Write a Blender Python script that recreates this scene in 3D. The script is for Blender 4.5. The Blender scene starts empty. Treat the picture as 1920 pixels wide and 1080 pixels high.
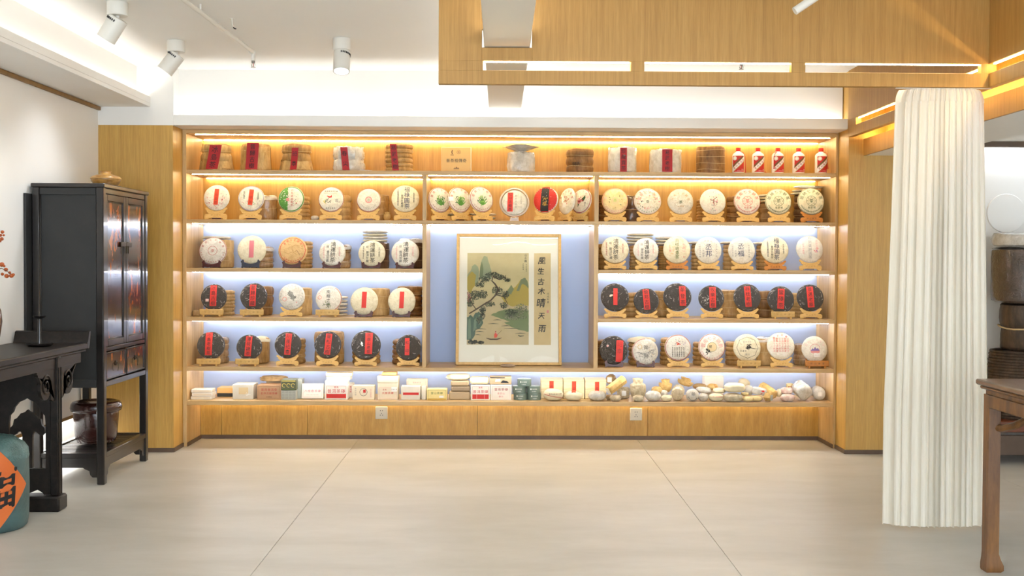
import bpy, math, random
from mathutils import Vector, Matrix, Euler, noise as mnoise

RND = random.Random(11)
scene = bpy.context.scene
COL = scene.collection

# ------------------------------------------------------------------ camera
FPX = 2000.0                     # focal length in pixels of a 1920 px wide frame
CAM_H = 1.4058
CX, CY = 960.0, 540.0 - 6.9708   # principal point
_yw, _pt, _rl = (math.radians(a) for a in (0.6337294, -1.2665249, 0.2681032))
_f = Vector((math.sin(_yw) * math.cos(_pt), math.cos(_yw) * math.cos(_pt), math.sin(_pt)))
_r = Vector((math.cos(_yw), -math.sin(_yw), 0.0))
_u = _r.cross(_f)
_r, _u = _r * math.cos(_rl) + _u * math.sin(_rl), _u * math.cos(_rl) - _r * math.sin(_rl)
CAM_P = Vector((0, 0, CAM_H))
cam_data = bpy.data.cameras.new('camera')
cam_data.sensor_width = 36.0
cam_data.lens = FPX / 1920.0 * 36.0
cam_data.shift_y = -6.9708 / 1920.0
cam_data.clip_start = 0.05
cam = bpy.data.objects.new('camera', cam_data)
COL.objects.link(cam)
cam.matrix_world = Matrix(((_r.x, _u.x, -_f.x, 0), (_r.y, _u.y, -_f.y, 0), (_r.z, _u.z, -_f.z, CAM_H), (0, 0, 0, 1)))
scene.camera = cam

# ------------------------------------------------------------------ world, exposure
scene.view_settings.view_transform = 'Standard'
scene.view_settings.look = 'None'
scene.view_settings.gamma = 1.0
scene.view_settings.use_curve_mapping = False
scene.view_settings.exposure = 0.12
world = bpy.data.worlds.new('world')
scene.world = world
world.use_nodes = True
_bg = world.node_tree.nodes['Background']
_bg.inputs[0].default_value = (0.84, 0.95, 1.06, 1)
_bg.inputs[1].default_value = 5.3
WARM = (1.0, 0.86, 0.55)
WHITE = (0.97, 0.96, 0.95)
COOL = (0.90, 0.97, 1.06)
LED_WARM, LED_WHITE, LED_COVE = 40.0, 40.0, 18.0
DOWN_W = 1.5                    # watts of each unseen fill downlight added in the side room


def ray(u, v):
    return _f + _r * ((u - CX) / FPX) - _u * ((v - CY) / FPX)


def at(u, v, Y):                 # point of depth Y seen at pixel u, v
    d = ray(u, v)
    return CAM_P + d * (Y / d.y)


def onz(u, v, z):
    d = ray(u, v)
    return CAM_P + d * ((z - CAM_H) / d.z)


def mpp(Y):                      # metres per pixel at depth Y
    return Y / FPX


# ------------------------------------------------------------------ object helpers
def put(o, parent=None):
    COL.objects.link(o)
    if parent is not None:
        o.parent = parent
    return o


def tag(o, label=None, cat=None, group=None, kind=None):
    if label:
        o['label'] = label
    if cat:
        o['category'] = cat
    if group:
        o['group'] = group
    if kind:
        o['kind'] = kind
    return o


def thing(name, label, cat, loc=(0, 0, 0), rot=None, group=None, scale=None, kind=None):
    o = bpy.data.objects.new(name, None)
    o.empty_display_size = 0.05
    o.location = loc
    if rot is not None:
        o.rotation_euler = rot if not isinstance(rot, Matrix) else rot.to_euler()
    if scale is not None:
        o.scale = (scale,) * 3 if not hasattr(scale, '__len__') else scale
    put(o)
    return tag(o, label, cat, group, kind)


class MB:
    """collects faces for ONE mesh object"""
    def __init__(self):
        self.v, self.f, self.m = [], [], []

    def add(self, vs, fs, mat=0, M=None):
        b = len(self.v)
        if M is not None:
            vs = [M @ Vector(p) for p in vs]
        self.v.extend([tuple(p) for p in vs])
        for f in fs:
            self.f.append(tuple(b + i for i in f))
            self.m.append(mat)
        return self

    def box(self, x0, x1, y0, y1, z0, z1, b=0.0, mat=0, M=None):
        x0, x1 = min(x0, x1), max(x0, x1)
        y0, y1 = min(y0, y1), max(y0, y1)
        z0, z1 = min(z0, z1), max(z0, z1)
        b = min(b, (x1 - x0) * .49, (y1 - y0) * .49, (z1 - z0) * .49)
        if b <= 0:
            vs = [(x, y, z) for z in (z0, z1) for y in (y0, y1) for x in (x0, x1)]
            fs = [(0, 2, 3, 1), (4, 5, 7, 6), (0, 1, 5, 4), (2, 6, 7, 3), (0, 4, 6, 2), (1, 3, 7, 5)]
            return self.add(vs, fs, mat, M)
        vs, idx = [], {}
        for sx in (0, 1):
            for sy in (0, 1):
                for sz in (0, 1):
                    X, Y, Z = (x0, x1)[sx], (y0, y1)[sy], (z0, z1)[sz]
                    dx, dy, dz = (b, -b)[sx], (b, -b)[sy], (b, -b)[sz]
                    for k, p in enumerate(((X, Y + dy, Z + dz), (X + dx, Y, Z + dz), (X + dx, Y + dy, Z))):
                        idx[sx, sy, sz, k] = len(vs)
                        vs.append(p)
        g = lambda *a: idx[a]
        fs = []
        for s in (0, 1):
            q = [g(s, 0, 0, 0), g(s, 1, 0, 0), g(s, 1, 1, 0), g(s, 0, 1, 0)]
            fs.append(q if s else q[::-1])
            q = [g(0, s, 0, 1), g(0, s, 1, 1), g(1, s, 1, 1), g(1, s, 0, 1)]
            fs.append(q if s else q[::-1])
            q = [g(0, 0, s, 2), g(1, 0, s, 2), g(1, 1, s, 2), g(0, 1, s, 2)]
            fs.append(q if s else q[::-1])
        for a in (0, 1):
            for c in (0, 1):
                q = [g(a, c, 0, 0), g(a, c, 1, 0), g(a, c, 1, 1), g(a, c, 0, 1)]
                fs.append(q if (a == c) else q[::-1])
                q = [g(a, 0, c, 0), g(a, 0, c, 2), g(a, 1, c, 2), g(a, 1, c, 0)]
                fs.append(q if (a == c) else q[::-1])
                q = [g(0, a, c, 1), g(0, a, c, 2), g(1, a, c, 2), g(1, a, c, 1)]
                fs.append(q if (a != c) else q[::-1])
        for sx in (0, 1):
            for sy in (0, 1):
                for sz in (0, 1):
                    t = [g(sx, sy, sz, 0), g(sx, sy, sz, 1), g(sx, sy, sz, 2)]
                    fs.append(t if (sx + sy + sz) % 2 else t[::-1])
        return self.add(vs, fs, mat, M)

    def lathe(self, prof, n=24, M=None, mat=0, wob=None):
        """prof: list of (r, z); wob(i_angle, j) -> (radius factor, dz)"""
        vs, fs, rows = [], [], []
        for j, (r, z) in enumerate(prof):
            if r <= 1e-6:
                rows.append([len(vs)])
                vs.append((0, 0, z))
            else:
                row = []
                for i in range(n):
                    a = 2 * math.pi * i / n
                    k, dz = wob(a, j) if wob else (1, 0)
                    row.append(len(vs))
                    vs.append((r * k * math.cos(a), r * k * math.sin(a), z + dz))
                rows.append(row)
        for A, B in zip(rows, rows[1:]):
            for i in range(n):
                k = (i + 1) % n
                if len(A) == 1 and len(B) > 1:
                    fs.append((A[0], B[k], B[i]))
                elif len(B) == 1 and len(A) > 1:
                    fs.append((A[i], A[k], B[0]))
                elif len(A) > 1:
                    fs.append((A[i], A[k], B[k], B[i]))
        return self.add(vs, fs, mat, M)

    def tube(self, pts, rad, n=8, mat=0, caps=True, M=None):
        pts = [Vector(p) for p in pts]
        rads = rad if hasattr(rad, '__len__') else [rad] * len(pts)
        vs, fs = [], []
        up = Vector((0, 0, 1))
        for i, p in enumerate(pts):
            d = (pts[min(i + 1, len(pts) - 1)] - pts[max(i - 1, 0)]).normalized()
            ref = up if abs(d.z) < .95 else Vector((1, 0, 0))
            s = d.cross(ref).normalized()
            t = s.cross(d)
            for k in range(n):
                a = 2 * math.pi * k / n
                vs.append(p + (s * math.cos(a) + t * math.sin(a)) * rads[i])
        for i in range(len(pts) - 1):
            for k in range(n):
                q = (k + 1) % n
                fs.append((i * n + k, i * n + q, (i + 1) * n + q, (i + 1) * n + k))
        if caps:
            fs.append(tuple(range(n)))
            fs.append(tuple(range((len(pts) - 1) * n, len(pts) * n))[::-1])
        return self.add(vs, fs, mat, M)

    def prism(self, poly, d0, d1, mat=0, M=None):
        """poly in x, z extruded along y from d0 to d1"""
        n = len(poly)
        vs = [(x, d0, z) for x, z in poly] + [(x, d1, z) for x, z in poly]
        fs = [tuple(range(n)), tuple(range(n, 2 * n))[::-1]]
        fs += [(i, n + i, n + (i + 1) % n, (i + 1) % n) for i in range(n)]
        return self.add(vs, fs, mat, M)

    def mesh(self, name, mats, angle=38, fix=True):
        me = bpy.data.meshes.new(name)
        me.from_pydata(self.v, [], self.f)
        for m in (mats if isinstance(mats, (list, tuple)) else [mats]):
            me.materials.append(m)
        if len(me.materials) > 1:
            me.polygons.foreach_set('material_index', self.m)
        if fix:
            import bmesh
            bm = bmesh.new()
            bm.from_mesh(me)
            bmesh.ops.recalc_face_normals(bm, faces=bm.faces)
            bm.to_mesh(me)
            bm.free()
        me.polygons.foreach_set('use_smooth', [True] * len(me.polygons))
        me.set_sharp_from_angle(angle=math.radians(angle))
        me.update()
        return me

    def build(self, name, mats, parent=None, angle=38, fix=True, **kw):
        o = bpy.data.objects.new(name, self.mesh(name, mats, angle, fix))
        put(o, parent)
        return tag(o, **kw) if kw else o


def clone(mesh, name, parent=None, loc=None, rot=None, scale=None):
    o = bpy.data.objects.new(name, mesh)
    put(o, parent)
    if loc is not None:
        o.location = loc
    if rot is not None:
        o.rotation_euler = rot
    if scale is not None:
        o.scale = scale
    return o


# ------------------------------------------------------------------ materials
def lin(c):
    return c / 12.92 if c <= 0.04045 else ((c + 0.055) / 1.055) ** 2.4


def rgb(h):
    if not isinstance(h, str):
        return tuple(h)[:3]
    h = h.lstrip('#')
    return tuple(lin(int(h[i:i + 2], 16) / 255) for i in (0, 2, 4))


class NT:
    def __init__(self, name):
        self.mat = bpy.data.materials.new(name)
        self.mat.use_nodes = True
        self.t = self.mat.node_tree
        self.b = self.t.nodes['Principled BSDF']

    def n(self, typ, **kw):
        nd = self.t.nodes.new(typ)
        for k, v in kw.items():
            if hasattr(nd, k):
                setattr(nd, k, v)
            else:
                nd.inputs[k.replace('_', ' ')].default_value = v
        return nd

    def l(self, a, b):
        self.t.links.new(a, b)

    def coord(self, scale=(1, 1, 1), out='Object', rot=(0, 0, 0)):
        tc = self.n('ShaderNodeTexCoord')
        mp = self.n('ShaderNodeMapping')
        mp.inputs['Scale'].default_value = scale
        mp.inputs['Rotation'].default_value = rot
        self.l(tc.outputs[out], mp.inputs['Vector'])
        return mp.outputs['Vector']

    def noise(self, vec, scale=5, detail=4, rough=.55, dist=0):
        nd = self.n('ShaderNodeTexNoise')
        nd.inputs['Scale'].default_value = scale
        nd.inputs['Detail'].default_value = detail
        nd.inputs['Roughness'].default_value = rough
        nd.inputs['Distortion'].default_value = dist
        self.l(vec, nd.inputs['Vector'])
        return nd.outputs['Fac']

    def ramp(self, fac, stops):
        r = self.n('ShaderNodeValToRGB')
        e = r.color_ramp.elements
        while len(e) < len(stops):
            e.new(.5)
        for k, (p, c) in enumerate(stops):
            e[k].position = p
            c = rgb(c)
            e[k].color = (*c, 1)
        self.l(fac, r.inputs['Fac'])
        return r.outputs['Color']

    def mix(self, fac, a, b, mode='MIX'):
        m = self.n('ShaderNodeMix', data_type='RGBA', blend_type=mode)
        for s, v in ((m.inputs[0], fac), (m.inputs[6], a), (m.inputs[7], b)):
            if hasattr(v, 'is_linked') or hasattr(v, 'links'):
                self.l(v, s)
            elif isinstance(v, (int, float)):
                s.default_value = v
            else:
                s.default_value = (*rgb(v), 1)
        return m.outputs[2]

    def bump(self, h, strength=.3, dist=.002):
        b = self.n('ShaderNodeBump')
        b.inputs['Strength'].default_value = strength
        b.inputs['Distance'].default_value = dist
        self.l(h, b.inputs['Height'])
        self.l(b.outputs['Normal'], self.b.inputs['Normal'])

    def set(self, **kw):
        for k, v in kw.items():
            k = {'base': 'Base Color', 'rough': 'Roughness', 'metal': 'Metallic', 'spec': 'Specular IOR Level', 'coat': 'Coat Weight', 'coatr': 'Coat Roughness', 'trans': 'Transmission Weight', 'alpha': 'Alpha', 'sheen': 'Sheen Weight', 'sub': 'Subsurface Weight'}.get(k, k)
            s = self.b.inputs[k]
            if hasattr(v, 'links'):
                self.l(v, s)
            elif k == 'Base Color':
                s.default_value = (*rgb(v), 1)
            else:
                s.default_value = v
        return self


def m_plain(name, c, c2=None, rough=.5, scale=6, sc3=(1, 1, 1), bump=0, bscale=None, dist=.002, **kw):
    t = NT(name)
    vec = t.coord(sc3)
    if c2:
        f = t.noise(vec, scale, 5, .6)
        t.set(base=t.ramp(f, [(.3, c), (.72, c2)]))
    else:
        t.set(base=c)
    if bump:
        t.bump(t.noise(vec, bscale or scale * 4, 4, .6), bump, dist)
    t.set(rough=rough, **kw)
    return t.mat


def m_wood(name, dark, mid, light, grain=(1, 1, 1), scale=14, rough=.45, bump=.12, **kw):
    """grain: axis with the smallest factor runs along the fibres"""
    t = NT(name)
    vec = t.coord(grain)
    f1 = t.noise(vec, scale, 6, .62, .4)
    f2 = t.noise(vec, scale * 6, 3, .7)
    c = t.ramp(f1, [(.28, dark), (.5, mid), (.74, light)])
    c2 = t.ramp(f2, [(.35, (.72, .68, .62)), (.62, (1, 1, 1))])
    t.set(base=t.mix(.55, c, c2, 'MULTIPLY'), rough=rough, **kw)
    t.bump(f2, bump, .0006)
    return t.mat


def m_emit(name, c, s):
    t = NT(name)
    t.set(base=(.9, .9, .9))
    t.b.inputs['Emission Color'].default_value = (*c, 1)
    t.b.inputs['Emission Strength'].default_value = s
    return t.mat


def m_paper(name, c, c2, rough=.7, bump=.5, scale=7, **kw):
    t = NT(name)
    vec = t.coord()
    f = t.noise(vec, scale, 6, .65, .6)
    v = t.n('ShaderNodeTexVoronoi', feature='DISTANCE_TO_EDGE')
    v.inputs['Scale'].default_value = scale * 1.2
    wv = t.n('ShaderNodeVectorMath', operation='ADD')
    t.l(vec, wv.inputs[0])
    nn = t.n('ShaderNodeTexNoise')
    nn.inputs['Scale'].default_value = scale * .8
    t.l(vec, nn.inputs['Vector'])
    t.l(nn.outputs['Color'], wv.inputs[1])
    t.l(wv.outputs[0], v.inputs['Vector'])
    m = t.n('ShaderNodeMath', operation='ADD')
    t.l(f, m.inputs[0])
    t.l(v.outputs['Distance'], m.inputs[1])
    t.set(base=t.ramp(f, [(.3, c2), (.6, c)]), rough=rough, **kw)
    t.bump(m.outputs[0], bump, .006)
    return t.mat


MAT = {}
MAT['wood_h'] = m_wood('shelf_wood_along', '#b8925a', '#cfab74', '#dcbf8c', (.12, 1.6, 1.6), 10, .4)
MAT['wood_v'] = m_wood('shelf_wood_upright', '#b8925a', '#cfab74', '#dcbf8c', (1.6, 1.6, .12), 10, .4)
MAT['panel_v'] = m_wood('veneer_panel', '#c09449', '#cca050', '#d4aa5c', (3.2, 3.2, .10), 12, .42, .1)
MAT['panel_h'] = m_wood('veneer_low_panel', '#b88a3a', '#c69845', '#d0a552', (2.2, 2.2, .3), 7, .36, .1)
MAT['fascia'] = m_wood('canopy_veneer', '#a87d3f', '#b48946', '#be9450', (3.4, 3.4, .09), 14, .5, .1)
MAT['trimwood'] = m_plain('trim_wood', '#7d5a28', '#94703a', .5, 20)
MAT['blue'] = m_plain('back_panel_blue', '#b2c9f6', '#bacff8', .55, 1.5)
MAT['white'] = m_plain('white_paint', '#efece6', '#f3f0ea', .6, 1.2)
MAT['ceil'] = m_plain('ceiling_paint', '#f1efe9', '#f4f2ed', .75, .8)
MAT['base'] = m_plain('baseboard_brown', '#5a4636', '#66503f', .5, 8)
MAT['joint'] = m_plain('floor_joint', '#9f9683', None, .8)
MAT['lamp_white'] = m_plain('lamp_white', '#e4e0d6', None, .4)
MAT['metal'] = m_plain('brushed_metal', '#a8a49a', None, .35, metal=1.0)
MAT['black'] = m_plain('black_plastic', '#1b1a19', None, .5)
MAT['led_warm'] = m_emit('led_warm', WARM, LED_WARM)
MAT['led_white'] = m_emit('led_white', WHITE, LED_WHITE)
MAT['led_cove'] = m_emit('led_cove', WHITE, LED_COVE)
MAT['led_low'] = m_emit('led_low', COOL, 34.0)
MAT['led_gold'] = m_emit('led_gold', (1.0, .72, .30), 70.0)
MAT['lens'] = m_emit('lamp_lens', COOL, 8.0)


def _floor():
    t = NT('floor_slab_stone')
    vec = t.coord((1, 1, 1), 'Generated') if False else t.coord((.55, 1.5, 1))
    f1 = t.noise(vec, 1.6, 6, .62, .3)
    f2 = t.noise(vec, 9, 5, .65)
    c = t.ramp(f1, [(.3, '#bab7ae'), (.5, '#c4c1b9'), (.72, '#cdcac3')])
    c2 = t.ramp(f2, [(.35, (.90, .89, .87)), (.6, (1, 1, 1))])
    t.set(base=t.mix(.7, c, c2, 'MULTIPLY'), rough=t.ramp(f2, [(.3, (.34,) * 3), (.7, (.48,) * 3)]), spec=.35)
    return t.mat


MAT['floor'] = _floor()

# ------------------------------------------------------------------ the room
def struct(name, mb, mats, label=None, cat=None, parent=None, **k):
    o = mb.build(name, mats, parent, **k)
    if parent is None:
        tag(o, label, cat, kind='structure')
    return o


Y_SH, Y_PIL, Y_BACK, Y_LOW = 8.0, 7.772, 8.454, 8.369
XL, XR = -2.345, 2.5175           # inner faces of the shelf sides
X_WALL, CEIL = -2.913, 2.80
YN = -2.2                         # rear left open, out of view, to let world light fill the room

floor = struct('floor', MB().box(-3.1, 6.3, YN, 8.6, -.10, -.004), MAT['joint'], 'pale beige floor of large stone slabs', 'floor')
sx = [-3.1, -1.105, 1.087, 3.279, 5.471, 6.3]
sy = [YN, .6, 4.2, 7.775, 8.6]
for a, b in zip(sx, sx[1:]):
    for c, d in zip(sy, sy[1:]):
        MB().box(a + .0011, b - .0011, c + .0011, d - .0011, -.03, 0, .0008).build('floor_slab', MAT['floor'], floor)

struct('ceiling', MB().box(-3.1, 6.3, YN, 8.6, CEIL, CEIL + .1), MAT['ceil'], 'white painted ceiling above the shop', 'ceiling')

# left wall: panel over a lit recess at its foot
wl = struct('wall_left', MB().box(X_WALL - .03, X_WALL, YN, Y_PIL, .34, 2.5055), MAT['white'], 'plain white wall behind the black cabinet', 'wall')
MB().box(-3.08, -3.02, YN, Y_PIL, 0, .40).build('recess_back', MAT['white'], wl)
MB().box(-3.02, X_WALL - .03, YN, Y_PIL, .40, .43).build('recess_top', MAT['white'], wl)
MB().box(X_WALL - .032, X_WALL + .006, YN, Y_PIL, .318, .34, .002).build('foot_trim', MAT['trimwood'], wl)
MB().box(-3.0, -2.96, YN, Y_PIL - .02, .394, .399).build('light_strip', MAT['led_low'], wl)
struct('trim_1', MB().box(X_WALL, X_WALL + .02, YN, Y_PIL, 2.478, 2.504, .002), MAT['trimwood'], 'brown wooden strip where white wall meets soffit', 'trim')

so = struct('soffit_left', MB().box(-3.1, -2.536, YN, Y_PIL, 2.5055, 2.53), MAT['white'], 'white dropped soffit with cove light along the wall', 'soffit')
MB().box(-2.566, -2.536, YN, Y_PIL, 2.53, 2.58, .003).build('lip', MAT['white'], so)
MB().box(-3.1, -2.635, YN, Y_PIL, 2.53, CEIL).build('upstand', MAT['white'], so)
MB().box(-2.628, -2.612, YN, Y_PIL - .03, 2.532, 2.537).build('light_strip', MAT['led_cove'], so)

# wall over the shelves, with its cove
wb = struct('wall_back', MB().box(-2.37, 2.53, 7.9, 8.0, 2.40, CEIL), MAT['white'], 'white recessed wall washed by light above the shelves', 'wall')
MB().box(-3.1, -2.37, Y_PIL, 8.5, 2.3745, CEIL).build('side_block', MAT['white'], wb)
MB().box(-2.37, 2.53, Y_PIL + .022, 8.5, 2.3745, 2.40).build('soffit', MAT['white'], wb)
MB().box(-2.37, 2.53, Y_PIL, Y_PIL + .022, 2.3745, 2.451, .003).build('lip', MAT['white'], wb)
MB().box(-2.36, 2.52, 7.83, 7.846, 2.402, 2.407).build('light_strip', MAT['led_cove'], wb)

pl = struct('pillar_left', MB().box(-3.05, -2.375, Y_PIL, 8.5, 0, 2.374, .0015), MAT['panel_v'], 'honey veneer pillar between white wall and shelves', 'pillar')
pr = struct('pillar_right', MB().box(2.537, 3.46, Y_PIL, 8.5, 0, CEIL, .0015), MAT['panel_v'], 'honey veneer wall beside the curtain', 'pillar')
struct('wall_rear', MB().box(-3.1, 6.3, 8.5, 8.6, 0, CEIL), MAT['white'], 'wall behind the shelving', 'wall')
struct('baseboard_left', MB().box(-2.913, -2.369, Y_PIL - .008, Y_PIL, 0, .030, .001).box(-2.375, -2.367, Y_PIL, 8.002, 0, .03), MAT['base'], 'dark brown skirting at foot of honey pillar', 'baseboard')
struct('baseboard_right', MB().box(2.529, 3.46, Y_PIL - .008, Y_PIL, 0, .030, .001).box(2.529, 2.537, Y_PIL, 8.002, 0, .03), MAT['base'], 'dark brown skirting at foot of veneer wall by curtain', 'baseboard')

# ------------------------------------------------------------------ wood canopy with slots
YF = 5.53
cz0, cs0, cs1 = 2.317, 2.388, 2.437
cn = thing('wood_canopy', 'slotted honey veneer canopy hanging from the ceiling', 'canopy', kind='structure')
FA = MAT['fascia']
MB().box(-.323, -.10, YF, YF + .04, cs1, CEIL, .001).build('panel', FA, cn)
MB().box(.16, 2.57, YF, YF + .04, cs1, CEIL, .001).build('panel', FA, cn)
MB().box(-.10, .16, YF, YF + .04, 2.60, CEIL, .001).build('panel', FA, cn)
MB().box(-.10, .16, YF, YF + .04, cs1, 2.505, .001).build('panel', FA, cn)
MB().box(-.323, 2.57, YF, YF + .04, cz0, cs0, .001).build('lower_bar', FA, cn)
for a, b in ((-.323, -.095), (.671, .74), (1.503, 1.575), (2.49, 2.57)):
    MB().box(a, b, YF, YF + .04, cs0, cs1).build('slot_post', FA, cn)
MB().box(2.53, 2.57, YF + .04, Y_PIL, cs1, CEIL, .001).build('side_panel', FA, cn)
MB().box(2.53, 2.57, YF + .04, Y_PIL, cz0, cs0, .001).build('lower_bar', FA, cn)
MB().box(2.53, 2.57, 7.60, Y_PIL, cs0, cs1).build('slot_post', FA, cn)
MB().box(2.53, 2.57, YN, YF, cs1, CEIL, .001).build('side_panel', FA, cn)
MB().box(2.53, 2.57, YN, YF, cz0, cs0, .001).build('lower_bar', FA, cn)
for a, b in ((-.09, .665), (.745, 1.50), (1.58, 2.485)):
    MB().box(a, b, YF + .012, YF + .028, cs1 - .004, cs1 - .0005).build('light_strip', MAT['led_warm'], cn)
MB().box(2.545, 2.557, YF + .1, 7.59, cs1 - .004, cs1 - .0005).build('light_strip', MAT['led_gold'], cn)
MB().box(2.545, 2.557, 1.0, YF - .02, cs1 - .004, cs1 - .0005).build('light_strip', MAT['led_gold'], cn)

# low soffit over the side room, lit on top
sr = struct('soffit_right', MB().box(2.662, 3.15, YN, Y_PIL, 2.186, 2.303), MAT['ceil'], 'low grey-white soffit edged in wood beyond the curtain', 'soffit')
MB().box(2.645, 2.662, YN, Y_PIL, 2.184, 2.305, .001).build('edge_board', MAT['fascia'], sr)
MB().box(2.69, 2.702, YN, Y_PIL - .02, 2.3035, 2.308).build('light_strip', MAT['led_gold'], sr)
MB().box(2.80, 2.83, YN, Y_PIL, 2.303, CEIL).build('upper_board', MAT['panel_v'], sr)
MB().box(3.15, 6.3, YN, 7.26, 2.44, 2.47).build('upper_ceiling', MAT['ceil'], sr)
struct('wall_side_room', MB().box(3.46, 6.3, 7.92, 8.0, 0, 2.6), MAT['white'], 'bright white wall of the side room past the curtain', 'wall')
bh = struct('beam_side_room', MB().box(3.15, 6.3, 7.26, 7.9, 2.292, 2.45), MAT['ceil'], 'cream bulkhead with downlight beyond the curtain', 'beam')
MB().box(3.15, 6.3, 7.252, 7.26, 2.292, 2.34).build('front_board', MAT['trimwood'], bh)
MB().box(3.46, 6.3, 7.75, 7.80, 2.251, 2.2915).build('header_board', MAT['base'], bh)
MB().box(3.5, 6.2, 7.84, 7.86, 2.285, 2.2915).build('light_strip', MAT['led_low'], bh)
struct('wall_right', MB().box(6.2, 6.3, YN, 8.0, 0, 2.8), MAT['white'], 'white far side wall of the shop', 'wall')

# suspended white beam with light on top
bm = struct('ceiling_beam', MB().box(-.088, .148, YN, 7.895, 2.51, 2.60, .004), MAT['lamp_white'], 'white suspended lighting beam running to the back wall', 'beam')
MB().box(-.08, -.07, YN, 7.86, 2.6005, 2.606).build('light_strip', MAT['led_cove'], bm)
MB().box(.13, .14, YN, 7.86, 2.6005, 2.606).build('light_strip', MAT['led_cove'], bm)
for yy in (1.5, 4.5, 6.8):
    MB().tube([(.03, yy, 2.6), (.03, yy, CEIL)], .006).build('hanger', MAT['metal'], bm)


# ------------------------------------------------------------------ ceiling lamps and pipes
def cyl(r, z0, z1, n=24, b=.003):
    return [(0, z0), (r - b, z0), (r, z0 + b), (r, z1 - b), (r - b, z1), (0, z1)]


def light(name, typ, loc, direction, parent, power, col=COOL, size=.08, angle=60, blend=.6):
    L = bpy.data.lights.new(name, typ)
    L.energy = power
    L.color = col
    if typ == 'SPOT':
        L.spot_size = math.radians(angle)
        L.spot_blend = blend
        L.shadow_soft_size = size
    else:
        L.shape = 'DISK'
        L.size = size
        L.spread = math.radians(angle)
    o = bpy.data.objects.new(name, L)
    put(o, parent)
    o.location = loc
    o.rotation_euler = Vector(direction).to_track_quat('-Z', 'Y').to_euler()
    return o


def spotlight(u, v, label, aim, power, r=.052, lit=True):
    p = onz(u, v, CEIL)
    t = thing('ceiling_spotlight', label, 'lamp', (p.x, p.y, CEIL), group='white ceiling spotlights')
    MB().lathe(cyl(.056, -.075, -.0005)).build('base', MAT['lamp_white'], t)
    d = Vector(aim).normalized()
    q = d.to_track_quat('Z', 'Y').to_matrix().to_4x4()
    start = Vector((0, 0, -.10)) - d * .015
    M = Matrix.Translation(start) @ q
    h = MB().lathe([(0, 0), (r - .004, 0), (r, .004), (r, .135), (r - .006, .135), (r - .010, .118), (0, .118)], 28, M).build('head', MAT['lamp_white'], t)
    MB().lathe([(0, .119), (r - .011, .119), (r - .011, .123), (0, .123)], 24, M).build('lens', MAT['lens'] if lit else MAT['metal'], h)
    for k in range(9):
        a = k * .22 - .2
        c = M @ Vector((math.cos(a) * r, math.sin(a) * r, .022))
        MB().box(-.003, .003, -.003, .003, -.006, .006, 0, 0, Matrix.Translation(c) @ q).build('vent_slot', MAT['black'], h)
    MB().tube([(0, 0, -.06), (0, 0, -.095), start + d * .02], .012, 10).build('joint', MAT['lamp_white'], t)
    if power:
        light('spot_light', 'SPOT', M @ Vector((0, 0, .145)), d, t, power, COOL, .06, 84, 1.0)
    return t


spotlight(220, 4, 'white ceiling spotlight tilted at the white wall, nearest the frame top', (-.55, .05, -.85), 24)
spotlight(330, 76, 'white ceiling spotlight tilted at the wall near the veneer pillar', (-.55, -.05, -.75), 24)
spotlight(641, 72, 'white ceiling spotlight with glowing lens left of the canopy', (.02, -.30, -.9), 8)

# the spotlight cut by the frame's top edge in front of the canopy
t = thing('ceiling_spotlight', 'slim white spotlight tube in front of the wood canopy', 'lamp', (1.60, 4.98, CEIL), group='white ceiling spotlights')
MB().lathe(cyl(.045, -.03, -.0005)).build('base', MAT['lamp_white'], t)
pa, pb = at(1545, -16, 4.98) - Vector((1.60, 4.98, CEIL)), at(1490, 21, 4.98) - Vector((1.60, 4.98, CEIL))
MB().tube([pa, pb], .019, 20).build('head', MAT['lamp_white'], t)
MB().tube([(0, 0, -.02), pa + (pb - pa) * .15], .007, 8).build('joint', MAT['lamp_white'], t)

# side room: one visible downlight, then two unseen ones added for light
t = thing('ceiling_downlight', 'round downlight in the cream bulkhead past the curtain', 'lamp', (3.50, 7.42, 2.292), group='recessed downlights')
MB().lathe([(.035, -.001), (.05, -.001), (.05, -.006), (.035, -.010), (.035, -.001)], 24).build('rim', MAT['metal'], t)
MB().lathe([(0, -.003), (.034, -.003), (.034, -.005), (0, -.005)], 24).build('lens', MAT['black'], t)
for X, Y, lb in ((4.6, 6.2, 'added fill downlight, unseen, in the side-room ceiling near the bright wall'), (4.4, 3.5, 'added fill downlight, unseen, in the side-room ceiling nearer the open rear')):
    t = thing('ceiling_downlight', lb, 'lamp', (X, Y, 2.44), group='recessed downlights')
    MB().lathe([(.045, -.001), (.06, -.001), (.06, -.008), (.045, -.012), (.045, -.001)], 24).build('rim', MAT['lamp_white'], t)
    MB().lathe([(0, -.003), (.044, -.003), (.044, -.006), (0, -.006)], 24).build('lens', MAT['lens'], t)
    light('fill_downlight', 'AREA', (0, 0, -.02), (0, 0.1, -1), t, DOWN_W, COOL, .08, 150)

# sprinkler pipe under the ceiling
zp = 2.755
p0, p1 = onz(345, 0, zp), onz(474, 97, zp)
far = p0 + (p0 - p1) * 2.2
t = thing('sprinkler_pipe', 'thin white sprinkler pipe running under the ceiling', 'pipe', (p1.x, p1.y, zp))
MB().tube([far - p1, (0, 0, 0)], .013, 12).build('pipe', MAT['lamp_white'], t)
MB().tube([(-.012, -.015, .004), (0, .008, .0), (0, .012, -.03), (0, .012, -.055)], [.016, .018, .016, .014], 12).build('elbow', MAT['lamp_white'], t)
for k in (.25, .55):
    q = (far - p1) * k
    MB().tube([q, q + Vector((0, 0, CEIL - zp - .0005))], .006, 8).build('hanger', MAT['lamp_white'], t)


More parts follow.
